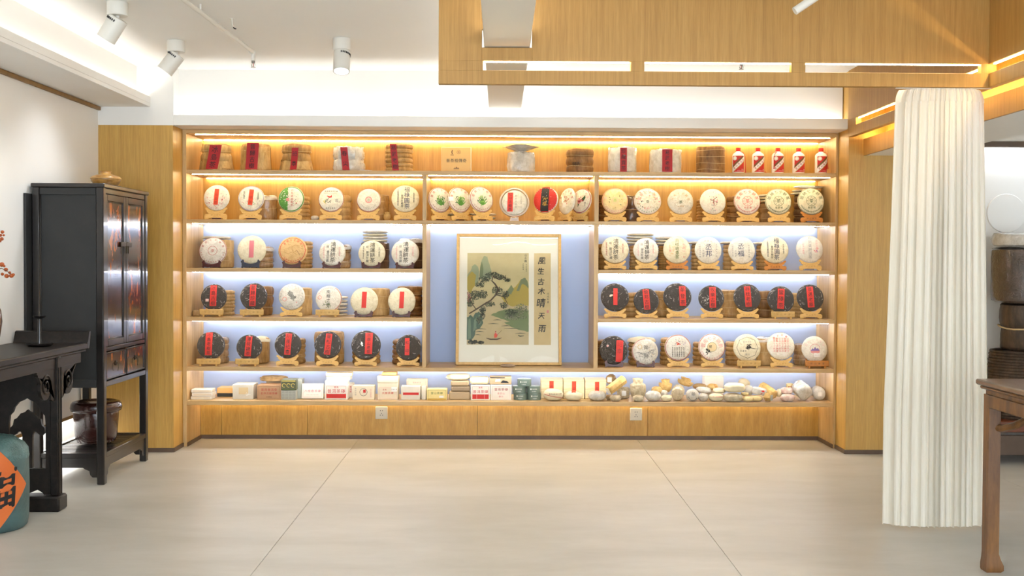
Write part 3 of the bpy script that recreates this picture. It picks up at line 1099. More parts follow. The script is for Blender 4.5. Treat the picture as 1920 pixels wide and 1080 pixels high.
def place_cakes():
    L, Rr = 'L', 'R'
    B, H, A = 'butterfly', 'horn', 'bar'
    # ---- second shelf, cabinet side
    cake(L, 2, 0, 404.5, 371, 24.5, 'white tea cake with orange strip and pink blossoms', 'paper', B,
         d_strip('古樹貢茶', -.06, 0, .05, .34, 1.25, 'orange', 'brick', lambda p, R: (p.spots(60, .45, .93, ['rose', 'pink', 'brick', 'palepink'], .015, .06, 180, 380), p.spots(26, .4, .85, ['grey', 'palepink'], .012, .04, 0, 180))))
    cake(L, 2, 1, 469.5, 372.5, 24.5, 'white tea cake with orange strip and ink columns', 'paper', B,
         d_strip('古樹茶', -.08, 0, .08, .34, 1.22, 'orange', 'brick', lambda p, R: (p.col('易武春茶', -.52, .48, .15, 'ink', 1.05), p.col('老樹圓茶', .55, .4, .14, 'dgreen', 1.05), p.spots(16, .3, .7, ['rose', 'green', 'grey'], .02, .05, 200, 340), p.ring(.94, .965, 'purple'))))
    cake(L, 2, 2, 545, 373.7, 24.5, 'half green, half white tea cake with red writing', 'paper', B, d_print(lambda p, R: (
        p.ring(.90, .97, 'green'), [p.grid(-.92 * math.cos(math.asin(min(.97, abs(y) / .92))), -.24, y - .06, y + .06, 'green', 6, 1) for y in [i * .12 - .78 for i in range(14)]],
        p.spots(46, .25, .85, ['lgreen', 'olive', 'white'], .02, .06, 110, 250), p.spots(20, .3, .85, ['lgreen', 'grey'], .015, .05, -70, 70), p.col('百年老樹春茶', .08, .66, .21, 'brick', 1.1), p.grid(-.36, -.12, -.2, .06, 'rose', 2, 2), p.disc(.05, 'brick', .42, -.35, 10))))
    cake(L, 2, 3, 620, 374, 24, 'white tea cake with red swoosh and ink drawing', 'paper', B, d_print(lambda p, R: (
        p.row('雲南普洱茶珍藏', 0, .62, .13, 'ink', 1.15), p.row('中國西雙版納勐海出品茶廠', -.1, .46, .08, 'grey', 1.1), p.stroke([(-.32, .26), (-.15, .16), (.02, .18), (.04, .32)], [.02, .06, .07, .01], 'red'),
        p.stroke([(-.5, -.05), (-.55, -.2), (-.4, -.4)], [.02, .05, .01], 'yellow'), p.stroke([(-.2, .05), (-.34, -.2), (-.2, -.3), (0, -.1), (-.05, -.32)], .025, 'ink'), p.stroke([(-.36, .0), (-.45, -.3)], .03, 'olive'), p.glyph('雲', .45, -.12, .26, 'grey'), p.glyph('山', .62, -.2, .2, 'grey'), p.row('易武古樹茶', -.02, -.72, .13, 'ink', 1.2), p.ring(.955, .985, 'brick'))))
    cake(L, 2, 4, 690.7, 375.5, 22.7, 'white tea cake with small red ring emblem', 'paper', B, d_print(lambda p, R: (
        p.arc('雲南七子餅茶', .68, 150, 30, .2, 'palepink'), p.ring(.19, .28, 'rose'), p.ring(.12, .14, 'brick'), p.glyph('茶', 0, 0, .17, 'green'), p.arc('西雙版納勐海縣茶廠出品', .72, 215, 325, .1, 'grey', True), p.ring(.955, .985, 'brick'))))
    cake(L, 2, 5, 759.5, 372.5, 26, 'ivory tea cake with bold blue-black calligraphy columns', 'paper_cream', B, d_print(fulu))
    # ---- third shelf
    cake(L, 3, 0, 398, 471, 26, 'white tea cake with thin dark red circle emblem', 'paper_grey', H, d_print(lambda p, R: (
        p.arc('雲南七子餅茶', .80, 155, 25, .17, 'brick'), p.ring(.31, .335, 'brick'), p.glyph('茶', 0, 0, .26, 'brick'), p.arc('西雙版納勐海縣茶廠出品珍藏版', .83, 190, 350, .1, 'brick', True), p.ring(.96, .985, 'brick'))))
    cake(L, 3, 1, 471, 468.7, 27, 'plain cream tea cake with faded red strip', 'paper_cream', H, d_strip('', 0, 0, .02, .32, 1.2, 'faded'), 'stand_black')
    cake(L, 3, 2, 548, 470.5, 27, 'tan paper tea cake ringed in red with swirl', 'paper_tan', H, d_print(lambda p, R: (
        p.ring(.86, .895, 'red'), p.arc('雲南七子餅茶', .74, 140, 40, .17, 'red'), p.arc('西雙版納勐海茶廠', .76, 225, 315, .12, 'red', True), p.stroke([(.45, .3), (.2, .38), (-.05, .25), (-.02, 0), (.2, -.1), (.3, .05)], .018, 'tan'), p.stroke([(-.6, -.1), (-.3, -.25), (0, -.1), (.3, -.3)], .015, 'tan'), p.stroke([(.3, 0), (.5, -.3)], .012, 'brown'))))
    cake(L, 3, 3, 622.5, 474.5, 25, 'white tea cake with ink calligraphy, loose plastic wrap', 'paper_film', H, hongyun('rose'))
    cake(L, 3, 4, 696.7, 476, 25, 'cream tea cake with ink calligraphy before tallest stack', 'paper_cream', H, hongyun('ink'))
    cake(L, 3, 5, 759.5, 475.5, 26, 'white tea cake with smudged ink and pink columns', 'paper_film', H, hongyun('rose'))
    # ---- fourth shelf
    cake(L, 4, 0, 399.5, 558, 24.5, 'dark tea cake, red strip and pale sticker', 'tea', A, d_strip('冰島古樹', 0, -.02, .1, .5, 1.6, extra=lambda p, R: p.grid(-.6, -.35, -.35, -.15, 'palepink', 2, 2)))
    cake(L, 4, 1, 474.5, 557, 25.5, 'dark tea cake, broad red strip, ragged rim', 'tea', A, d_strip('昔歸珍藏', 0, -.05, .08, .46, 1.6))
    cake(L, 4, 2, 546, 557, 24.7, 'grey-white tea cake with slanted bold ink', 'paper_grey', B, d_print(lambda p, R: (
        p.arc('雲南易武古樹春茶珍藏版普洱', .84, 200, -20, .1, 'grey'), p.glyph('福', -.12, .22, .42, 'ink', -.6), p.glyph('號', .12, -.08, .42, 'ink', -.6), p.ring(.14, .165, 'orange', -.52, -.2), p.arc('勐海縣茶廠出品', .80, 250, 330, .1, 'grey', True), p.disc(.05, 'rose', .4, -.45, 8))))
    cake(L, 4, 3, 615.7, 561, 24.7, 'white tea cake with four-character ink column', 'paper', A, d_print(lambda p, R: (
        p.col('南糯之春', -.02, .52, .3, 'ink', 1.1, .05), p.arc('雲南易武古樹春茶珍藏', .82, 150, 60, .1, 'rose'), p.ring(.93, .965, 'brick', 0, 0, 20, -60, 60), p.ring(.12, .145, 'orange', -.68, .08), p.spots(26, .3, .75, ['grey', 'olive'], .02, .06, 220, 290))))
    cake(L, 4, 4, 682.5, 566.7, 26, 'plain cream tea cake, upright blank red strip', 'paper_cream', H, d_strip('', -.03, 0, .08, .34, 1.18))
    cake(L, 4, 5, 753, 567.5, 26, 'plain cream tea cake, slim blank red strip', 'paper_cream', H, d_strip('', -.03, 0, .08, .32, 1.22))
    # ---- fifth shelf
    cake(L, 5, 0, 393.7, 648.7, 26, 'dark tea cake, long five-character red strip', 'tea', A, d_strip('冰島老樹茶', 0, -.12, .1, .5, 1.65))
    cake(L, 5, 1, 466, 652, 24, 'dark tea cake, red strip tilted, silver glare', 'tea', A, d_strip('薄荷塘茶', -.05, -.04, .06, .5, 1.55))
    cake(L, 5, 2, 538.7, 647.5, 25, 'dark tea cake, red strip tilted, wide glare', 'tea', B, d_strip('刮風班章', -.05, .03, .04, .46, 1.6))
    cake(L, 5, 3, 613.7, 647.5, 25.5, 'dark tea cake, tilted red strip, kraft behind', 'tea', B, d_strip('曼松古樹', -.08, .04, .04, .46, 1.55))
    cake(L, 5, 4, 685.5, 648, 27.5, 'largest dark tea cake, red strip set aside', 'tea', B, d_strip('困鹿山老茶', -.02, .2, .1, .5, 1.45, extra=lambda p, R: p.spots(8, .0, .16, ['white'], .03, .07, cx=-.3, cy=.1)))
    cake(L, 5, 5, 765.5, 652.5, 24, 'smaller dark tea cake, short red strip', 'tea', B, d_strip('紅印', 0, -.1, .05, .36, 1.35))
    # ---- second shelf, middle

    def plant(p, R):
        p.ring(.93, .965, 'brick')
        p.arc('雲南七子餅茶', .76, 160, 20, .21, 'brick')
        p.arc('西雙版納勐海茶廠出品', .80, 215, 325, .11, 'brick', True)
        for a in range(20, 170, 22):
            c, s = math.cos(math.radians(a)), math.sin(math.radians(a))
            p.stroke([(0, -.45), (c * .25, -.45 + s * .35), (c * .48, -.35 + s * .62)], [.05, .045, .012], 'green')
        p.spots(34, .05, .42, ['green', 'dgreen', 'lgreen'], .03, .08, cy=-.08, elong=1.6)
    C = 'C'
    cake(C, 2, 0, 827.5, 375, 24, 'turned tea cake, paler green plant', 'paper_film', B, d_print(plant), yaw=32)
    cake(C, 2, 1, 865, 375, 24.5, 'turned tea cake, plant and price tags', 'paper_film', B, d_print(lambda p, R: (plant(p, R), p.grid(-.95, -.6, -.12, .2, 'white', 2, 2), p.grid(.6, .92, .05, .35, 'white', 2, 2))), yaw=32, Y=8.12)
    cake(C, 2, 2, 905.7, 374, 25, 'turned tea cake, vivid green plant', 'paper', B, d_print(plant), yaw=30)
    cake(C, 2, 3, 964.5, 380, 24.5, 'tea cake in clear round case', 'paper_grey', 'clear', d_strip('紅印古樹茶', -.03, -.32, .02, .42, 1.5, extra=lambda p, R: (p.col('易武古樹茶', .12, .5, .17, 'grey', 1.3), p.col('西雙版納', .52, .4, .13, 'grey', 1.2))), case=True, Y=8.11)
    cake(C, 2, 4, 1020.5, 375, 25, 'red tea cake with broad black band', 'paper_film', B, d_print(lambda p, R: (
        [p.grid(-.95 * math.cos(math.asin(min(.98, abs(y) / .96))), .95 * math.cos(math.asin(min(.98, abs(y) / .96))), y - .06, y + .06, 'red', 8, 1) for y in [i * .12 - .9 for i in range(16)]],
        p.grid(-.32, .32, -.9, .9, 'black', 3, 12), p.col('金大福', 0, .4, .36, 'gold', 1.0), p.spots(12, .1, .5, ['gold', 'red'], .02, .06), p.spots(8, .2, .8, ['white'], .01, .03))), yaw=-26)
    cake(C, 2, 5, 1058, 377.5, 25, 'edge-on tea cake with red picture', 'paper_film', B, d_print(lambda p, R: (p.arc('雲南七子餅茶', .74, 160, 20, .2, 'brick'), p.spots(30, 0, .4, ['brick', 'rose', 'tan'], .03, .09), p.grid(-.3, .1, -.5, -.15, 'white', 2, 2))), yaw=-57)
    cake(C, 2, 6, 1086, 377, 24, 'turned tea cake, red flower and leaves', 'paper_film', B, d_print(lambda p, R: (p.ring(.92, .965, 'brick'), p.arc('雲南七子餅茶', .74, 160, 20, .18, 'rose'), p.poly([(-.2, -.55), (-.05, -.2), (.05, .05), (-.25, -.1)], 'dgreen'), p.poly([(.1, .1), (.42, .42), (.48, .2), (.3, -.1)], 'dgreen'), p.spots(20, 0, .28, ['rose', 'brick'], .05, .11, cx=-.02, cy=.02), p.col('春尖', .5, -.2, .16, 'ink', 1.0))), yaw=-44)
    # ---- second shelf, curtain side
    cake(Rr, 2, 0, 1153.7, 377, 25, 'yellowish tea cake with pale green middle', 'paper_yellow', B, d_print(lambda p, R: (
        p.disc(.30, 'ltan'), p.glyph('茶', 0, .02, .3, 'lgreen'), p.arc('雲南七子餅茶', .74, 165, 15, .22, 'palepink'), p.spots(10, .38, .55, ['dgreen', 'brown'], .02, .05, elong=1.7), p.arc('西雙版納勐海茶廠出品', .82, 215, 325, .13, 'rose', True), p.ring(.93, .965, 'rose'))))
    cake(Rr, 2, 1, 1215, 377.5, 25.5, 'tea cake scattered with red and green flowers', 'paper_film', B, d_print(lambda p, R: (
        p.glyph('茶', 0, -.05, .26, 'dgreen'), p.ring(.27, .29, 'palepink'), p.arc('雲南七子餅茶', .66, 165, 15, .26, 'rose'), p.spots(22, .35, .8, ['dgreen', 'ink', 'olive'], .015, .05), p.spots(30, .4, .85, ['rose', 'tan', 'palepink'], .03, .07), p.arc('西雙版納勐海茶廠出品', .84, 215, 325, .12, 'olive', True), p.ring(.94, .965, 'palepink'))))
    cake(Rr, 2, 2, 1277, 378, 24.5, 'greyish tea cake with orange arc and green character', 'paper_grey', B, d_print(lambda p, R: (
        p.glyph('茶', 0, -.08, .28, 'dgreen'), p.arc('雲南七子餅茶', .62, 165, 15, .2, 'tan'), p.row('珍藏版', 0, -.4, .14, 'tan', 1.2), p.spots(10, .3, .6, ['white'], .02, .06, 120, 300), p.ring(.93, .95, 'ltan'))))
    cake(Rr, 2, 3, 1338, 378, 24.5, 'white tea cake with central band and ink twig', 'paper', B, d_print(lambda p, R: (
        p.stroke([(-.2, .9), (-.2, 0), (-.2, -.9)], .012, 'rose'), p.stroke([(.33, .85), (.33, 0), (.33, -.85)], .012, 'rose'), p.stroke([(-.25, .15), (0, 0), (.15, .25)], .02, 'brown'), p.stroke([(0, 0), (.1, -.3), (.05, -.5)], .018, 'brown'), p.spots(34, .0, .4, ['brown', 'pink', 'grey', 'brick'], .02, .06, cx=.07), p.spots(14, .1, .4, ['grey', 'palepink'], .03, .06, cx=.07, cy=.5), p.spots(14, .1, .3, ['grey', 'palepink'], .03, .06, cx=.07, cy=-.6))))
    cake(Rr, 2, 4, 1402.5, 378, 25, 'white tea cake with bold red arc lettering', 'paper', B, seven('red', '雲南七子餅茶', '茶', '易武春'))
    cake(Rr, 2, 5, 1461, 378, 25, 'ivory tea cake with grey-green arc lettering', 'paper_cream', B, seven('dgreen', '版納七子餅茶', '茶', '易武號'))
    cake(Rr, 2, 6, 1522.5, 377.5, 25.5, 'olive-toned tea cake with dark green arc lettering', 'paper_cream', B, seven('dgreen', '版納七子餅茶', '茶', '易武號'), 'stand_orange')
    # ---- third shelf
    cake(Rr, 3, 0, 1153.7, 468.7, 26, 'cream tea cake with large ink calligraphy', 'paper_cream', B, hongyun('brick'))
    cake(Rr, 3, 1, 1212, 470, 24, 'white tea cake, ink calligraphy, paler pink columns', 'paper', B, hongyun('rose'))
    cake(Rr, 3, 2, 1270, 468.7, 26, 'ivory tea cake with olive calligraphy and red sides', 'paper_cream', B, d_print(lambda p, R: (p.col('吉祥班章茶', .02, .68, .31, 'olive', 1.0, .05), p.col('布朗山', .5, .35, .2, 'rose', 1.1), p.col('珍藏', -.5, .1, .18, 'rose', 1.1), p.glyph('印', .5, -.55, .14, 'red'), p.spots(10, .2, .7, ['ltan'], .04, .08, 130, 260))), 'stand_orange')
    cake(Rr, 3, 3, 1329, 469.5, 25.5, 'white tea cake with two bold blue characters', 'paper', B, d_print(lambda p, R: (p.row('布朗山', 0, .68, .15, 'grey', 1.4), p.col('丞邦', .02, .22, .5, 'blueink', 1.0), p.col('中國雲南勐海縣', -.62, .38, .11, 'grey', 1.35), p.col('古樹茶', -.38, -.08, .16, 'grey', 1.2), p.col('易武春茶珍藏', .6, .38, .12, 'grey', 1.4))))
    cake(Rr, 3, 4, 1392, 470, 25.5, 'white tea cake reading a blue fortune character', 'paper', B, d_print(lambda p, R: (p.row('布朗山', -.02, .70, .14, 'palepink', 1.4), p.col('丞福', -.08, .28, .5, 'blueink', 1.05), p.col('中國雲南勐海縣', -.68, .38, .1, 'grey', 1.35), p.col('古樹茶', -.48, -.08, .15, 'grey', 1.2), p.col('易武春茶珍藏', .52, .34, .12, 'grey', 1.4))))
    cake(Rr, 3, 5, 1454, 468.7, 26, 'cream tea cake with four-character blue-black column', 'paper_cream', B, d_print(fulu), 'stand_orange')
    cake(Rr, 3, 6, 1520, 467.5, 25.5, 'white tea cake with faint grey and red columns', 'paper', B, d_print(lambda p, R: (p.col('布朗貢餅圓茶', 0, .8, .27, 'grey', 1.05), p.col('勐海珍藏版', -.5, .35, .15, 'rose', 1.1), p.col('易武古樹', .5, .6, .17, 'rose', 1.2), p.spots(12, .3, .6, ['purple', 'rose'], .03, .07, -40, 10))), Y=8.10)
    # ---- fourth shelf
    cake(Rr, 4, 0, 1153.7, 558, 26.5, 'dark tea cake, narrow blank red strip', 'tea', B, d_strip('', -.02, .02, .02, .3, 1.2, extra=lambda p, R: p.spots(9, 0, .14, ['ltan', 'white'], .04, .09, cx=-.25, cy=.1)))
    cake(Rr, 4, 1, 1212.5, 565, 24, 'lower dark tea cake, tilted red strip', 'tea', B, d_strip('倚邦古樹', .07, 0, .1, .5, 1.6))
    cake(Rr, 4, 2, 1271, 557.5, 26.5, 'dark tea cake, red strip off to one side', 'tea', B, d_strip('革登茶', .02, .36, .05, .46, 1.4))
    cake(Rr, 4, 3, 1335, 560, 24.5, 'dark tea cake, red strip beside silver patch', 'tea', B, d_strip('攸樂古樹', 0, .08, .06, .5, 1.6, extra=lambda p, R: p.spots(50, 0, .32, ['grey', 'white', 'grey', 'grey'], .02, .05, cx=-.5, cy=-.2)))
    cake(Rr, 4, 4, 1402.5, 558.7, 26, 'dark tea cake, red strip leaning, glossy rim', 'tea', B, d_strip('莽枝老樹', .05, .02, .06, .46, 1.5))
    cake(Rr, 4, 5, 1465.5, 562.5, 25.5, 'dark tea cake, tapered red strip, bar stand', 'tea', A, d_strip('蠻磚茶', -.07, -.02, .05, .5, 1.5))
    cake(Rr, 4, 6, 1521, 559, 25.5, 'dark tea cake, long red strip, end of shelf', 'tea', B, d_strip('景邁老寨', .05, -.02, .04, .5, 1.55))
    # ---- fifth shelf
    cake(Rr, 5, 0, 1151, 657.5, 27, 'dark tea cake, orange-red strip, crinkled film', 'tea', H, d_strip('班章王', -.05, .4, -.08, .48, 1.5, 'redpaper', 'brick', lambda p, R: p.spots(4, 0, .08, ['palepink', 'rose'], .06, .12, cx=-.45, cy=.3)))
    cake(Rr, 5, 1, 1210, 661.7, 25, 'white tea cake with ink hills and gold ring', 'paper_grey', H, d_print(lambda p, R: (p.col('賀開', .05, .3, .34, 'ink', 1.9), p.ring(.14, .17, 'gold', -.4, .35), p.stroke([(-.85, -.15), (-.5, -.05), (-.2, -.2), (.2, -.1), (.5, .1), (.85, .15)], [.01, .03, .04, .03, .04, .01], 'grey'), p.spots(60, .3, .88, ['grey', 'grey', 'ltan'], .015, .05, -30, 60, elong=1.8), p.spots(50, .3, .85, ['grey'], .015, .05, 190, 330, elong=1.8), p.ring(.94, .97, 'brick', 0, 0, 30, 90, 270))))
    cake(Rr, 5, 2, 1272, 653, 25, 'white tea cake with dense small columns, red emblem', 'paper_grey', B, d_print(lambda p, R: ([p.col('易武古樹春茶', -.42 + .17 * i, -.02, .12, 'ink', 1.05) for i in range(6)], p.spots(12, 0, .14, ['red', 'orange'], .03, .06, cx=.03, cy=.28), p.spots(50, .3, .8, ['grey', 'purple'], .015, .04, 20, 160), p.ring(.93, .965, 'brick'))))
    cake(Rr, 5, 3, 1335.7, 652, 25.5, 'white tea cake with spreading orange-red lettering', 'paper_film', B, d_print(lambda p, R: (p.arc('雲南七子餅茶', .66, 170, 10, .34, 'rose'), p.ring(.33, .35, 'olive'), p.disc(.33, 'ltan'), p.glyph('號', -.12, .03, .24, 'ink'), p.spots(16, 0, .22, ['ink'], .03, .07, cx=-.3, cy=-.32, elong=1.7), p.glyph('記', .3, .02, .2, 'ink'), p.arc('西雙版納勐海縣茶廠出品', .84, 205, 335, .13, 'rose', True), p.ring(.945, .975, 'brick'))))
    cake(Rr, 5, 4, 1402, 653, 26, 'cream tea cake with galloping ink sketch', 'paper_cream', A, d_print(lambda p, R: (p.ring(.76, .785, 'ink', 0, 0, 8), p.spots(26, 0, .2, ['ink'], .03, .08, cx=.08, cy=.02, elong=1.9), p.stroke([(.1, 0), (.5, -.08), (.85, -.1)], [.03, .015, .005], 'ink'), p.stroke([(.0, .05), (.2, .25), (.3, .2)], .02, 'ink'), p.row('易武古樹', 0, .42, .13, 'grey', 1.2), p.row('珍藏茶', -.3, -.25, .14, 'ink', 1.2), p.row('春尖', .0, -.5, .16, 'grey', 1.2))))
    cake(Rr, 5, 5, 1465.7, 650, 26, 'white tea cake covered in red seal script', 'paper_film', B, d_print(lambda p, R: ([p.col('雲南七子餅茶', -.5 + .2 * i, .52, .17, ['rose', 'red', 'rose'][i % 3], 1.05) for i in range(6)], p.arc('易武珍藏', .78, 130, 60, .16, 'red'))))
    cake(Rr, 5, 6, 1529, 655.5, 24.5, 'pinkish white tea cake with mountain emblem and tag', 'paper', A, d_print(lambda p, R: (p.arc('雲南七子餅茶', .72, 155, 25, .2, 'palepink'), p.ring(.36, .39, 'rose'), p.poly([(-.35, -.15), (-.2, .05), (-.1, -.02), (0, .16), (.12, 0), (.22, .08), (.35, -.15)], 'purple'), p.poly([(-.33, -.3), (.33, -.3), (.35, -.15), (-.35, -.15)], 'rose'), p.grid(-.1, .36, -.62, -.34, 'white', 2, 2), p.row('5019', .13, -.48, .11, 'ink', .9))), 'stand_orange')


place_cakes()


# ------------------------------------------------------------------ bundles behind the cakes
def bundle_mesh(R, H, layers, seed, flare=0.0, amp=.06, n=30, rough=.02, crumple=0.0):
    rn = random.Random(seed)
    ph = [rn.uniform(0, 6.28) for _ in range(5)]
    prof_ = [(0, 0.0008), (R * .86, 0.0008)]
    for L in range(layers):
        off = rn.uniform(-.02, .02)
        for f in (.04, .14, .35, .65, .86, .96):
            z = H * (L + f) / layers
            w = abs(math.sin(math.pi * f)) ** .4
            fl = 1 + flare * max(0, 1 - z / (H * .5)) ** 1.3
            prof_.append((R * (1 - amp * 2.2 + amp * 2.2 * w + off) * fl, z))
    prof_ += [(R * .95, H * .975), (R * .86, H * .995), (R * .65, H), (R * .4, H * .998), (0, H * .996)]

    def wob(a, j):
        q = 1 + rough * (math.sin(3 * a + ph[0] + j * .13) * .6 + math.sin(5 * a + ph[1] - j * .3) * .5 + math.sin(9 * a + ph[2] + j) * .35)
        dz = rough * R * .5 * math.sin(2 * a + ph[3] + j) if 1 < j < len(prof_) - 5 else (0 if j < 2 else R * .04 * math.sin(3 * a + ph[4]))
        return q, (max(dz, -.001) if j > 3 else 0) if j > 1 else 0
    mb = MB().lathe(prof_, n + (14 if crumple else 0), None, 0, wob)
    if crumple:
        off = Vector((seed * .37, seed * .11, 0))
        out = []
        for x, y, z in mb.v:
            v = Vector((x, y, z)) * 24 + off
            q = abs(mnoise.noise(v)) * 1.6 + abs(mnoise.noise(v * 2.3)) * .8 - .55
            r = math.hypot(x, y) or 1
            k = 1 - crumple * q / max(r, .03)
            out.append((x * k, y * k, max(.0008, z - (crumple * q * .8 if z > H * .9 else 0))))
        mb.v = out
    return mb


def husk_leaves(t, R, H, seed, mats, n=9, flare=.16, zt=(.45, 1.0)):
    rn = random.Random(seed)
    for k in range(n):
        a0 = 6.2832 * k / n + rn.uniform(-.15, .15)
        wid = rn.uniform(.42, .6)
        z1, z0 = H * rn.uniform(*zt), H * rn.choice((.0, .0, .02, .06)) + .0015
        vs, fs = [], []
        nr, nc = 6, 4
        for j in range(nr + 1):
            f = j / nr
            z = z0 + (z1 - z0) * f
            fl = flare * max(0, 1 - z / (H * .5)) ** 1.5
            for i in range(nc + 1):
                s = i / nc * 2 - 1
                a = a0 + s * wid * (.8 + .2 * f)
                r = R * (1.025 + fl + .012 * (k % 2) + .018 * abs(s) ** 3 * (1 - f))
                vs.append((r * math.cos(a), r * math.sin(a), z + (rn.uniform(0, .006) if j == 0 else 0) - .01 * abs(s) * (j == nr)))
        for j in range(nr):
            for i in range(nc):
                b0 = j * (nc + 1) + i
                fs.append((b0, b0 + 1, b0 + nc + 2, b0 + nc + 1))
        MB().add(vs, fs).build('husk_leaf', MAT[rn.choice(mats)], t, 60, False)


def strip_flat(t, x, y, z0, z1, w, text, tilt=0, col='cloth', tcol='black', bend=None):
    """paper strip hanging in front of a bundle, facing the camera"""
    bend = bend or (lambda zz: 0)

    def fn(a, b, k):
        return (x + a + tilt * (b - z0), y - .0006 * k - bend(b), b)
    p = Print(fn, 3)
    p.grid(-w / 2, w / 2, z0, z1, col, 2, 6)
    o = p.build('paper_strip', t)
    if text:
        q = Print(fn, 4)
        q.k = 3
        s = min(w * .8, (z1 - z0) / len(text) * .85)
        for i, ch in enumerate(text):
            q.glyph(ch, 0, z1 - (i + .6) * (z1 - z0) / (len(text) + .2), s, tcol)
        q.build('lettering', o)
    return o


def bundle(u, vtop, wpx, shelf, label, mat='bamboo', layers=7, Y=8.335, ties=2, flare=0, cat='tea bundle', group='bamboo-wrapped tea bundles', cap=None, amp=.06, verticals=0, zoff=0.0, rough=.02, crumple=0.0):
    zs = SHELF[shelf][1] + zoff
    R = wpx * mpp(Y) / 2
    X = at(u, vtop, Y).x
    H = max(.03, at(u, vtop, Y).z - zs)
    H = min(H, .33)
    seed = int(u * 3 + vtop)
    t = thing('tea_bundle', label, cat, (X, Y, zs), (0, 0, random.Random(seed).uniform(0, 6)), group=group)
    bundle_mesh(R, H, layers, seed, flare, amp, rough=rough, crumple=crumple).build('wrapping', MAT[mat], t, 50)
    rn = random.Random(seed + 1)
    for k in range(ties):
        z = H * (k + .6) / (ties + .2)
        pts = [(math.cos(a) * R * (1.015 + flare * .3), math.sin(a) * R * (1.015 + flare * .3), z + .004 * math.sin(a * 2 + k)) for a in [2 * math.pi * i / 20 for i in range(21)]]
        MB().tube(pts, .0014, 5, 0, False).build('tie', MAT['string'], t)
    for k in range(verticals):
        a = rn.uniform(0, 6.28)
        pts = [(math.cos(a) * R * 1.02, math.sin(a) * R * 1.02, 0.002), (math.cos(a) * R * 1.03, math.sin(a) * R * 1.03, H * .5), (math.cos(a) * R * .98, math.sin(a) * R * .98, H), (0, 0, H * 1.01 + .002)]
        MB().tube(pts, .0014, 5, 0, False).build('tie', MAT['string'], t)
    if cap:
        MB().lathe([(0, H * 1.006 + .003), (R * .6, H + .002 + .004), (R * .9, H + .002), (R * 1.05, H - .012), (R * 1.06, H - .03)], 24, None, 0, lambda a, j: (1 + .02 * math.sin(5 * a + j), .004 * math.sin(3 * a))).build('paper_cap', MAT[cap], t, 60)
    return t, R, H


_FLAT = {}


def flat_cake(u, vmid, wpx, Y, label, mat='paper', z=None, th=.020, tiltx=0, tilty=0, rim=None):
    X = at(u, vmid, Y).x
    R = wpx * mpp(Y) / 2
    zc = at(u, vmid, Y).z if z is None else z
    t = thing('stacked_tea_cake', label, 'tea cake', (X, Y, zc), (tiltx, tilty, RND.uniform(0, 6)), group='tea cakes lying in stacks', scale=(R, R, th / .27))
    if mat not in _FLAT:
        pr = [(0, .27)] + [(r, .135 + prof(r)) for r in (.4, .7, .88, .96, 1.0)] + [(.97, .06), (.85, .01), (.5, 0), (0, 0)]
        _FLAT[mat] = MB().lathe(pr, 30, None, 0, lambda a, j: (1 + .012 * math.sin(3 * a + j) + .008 * math.sin(7 * a), 0)).mesh('wrapper', MAT[mat], 60)
    clone(_FLAT[mat], 'wrapper', t)
    return t


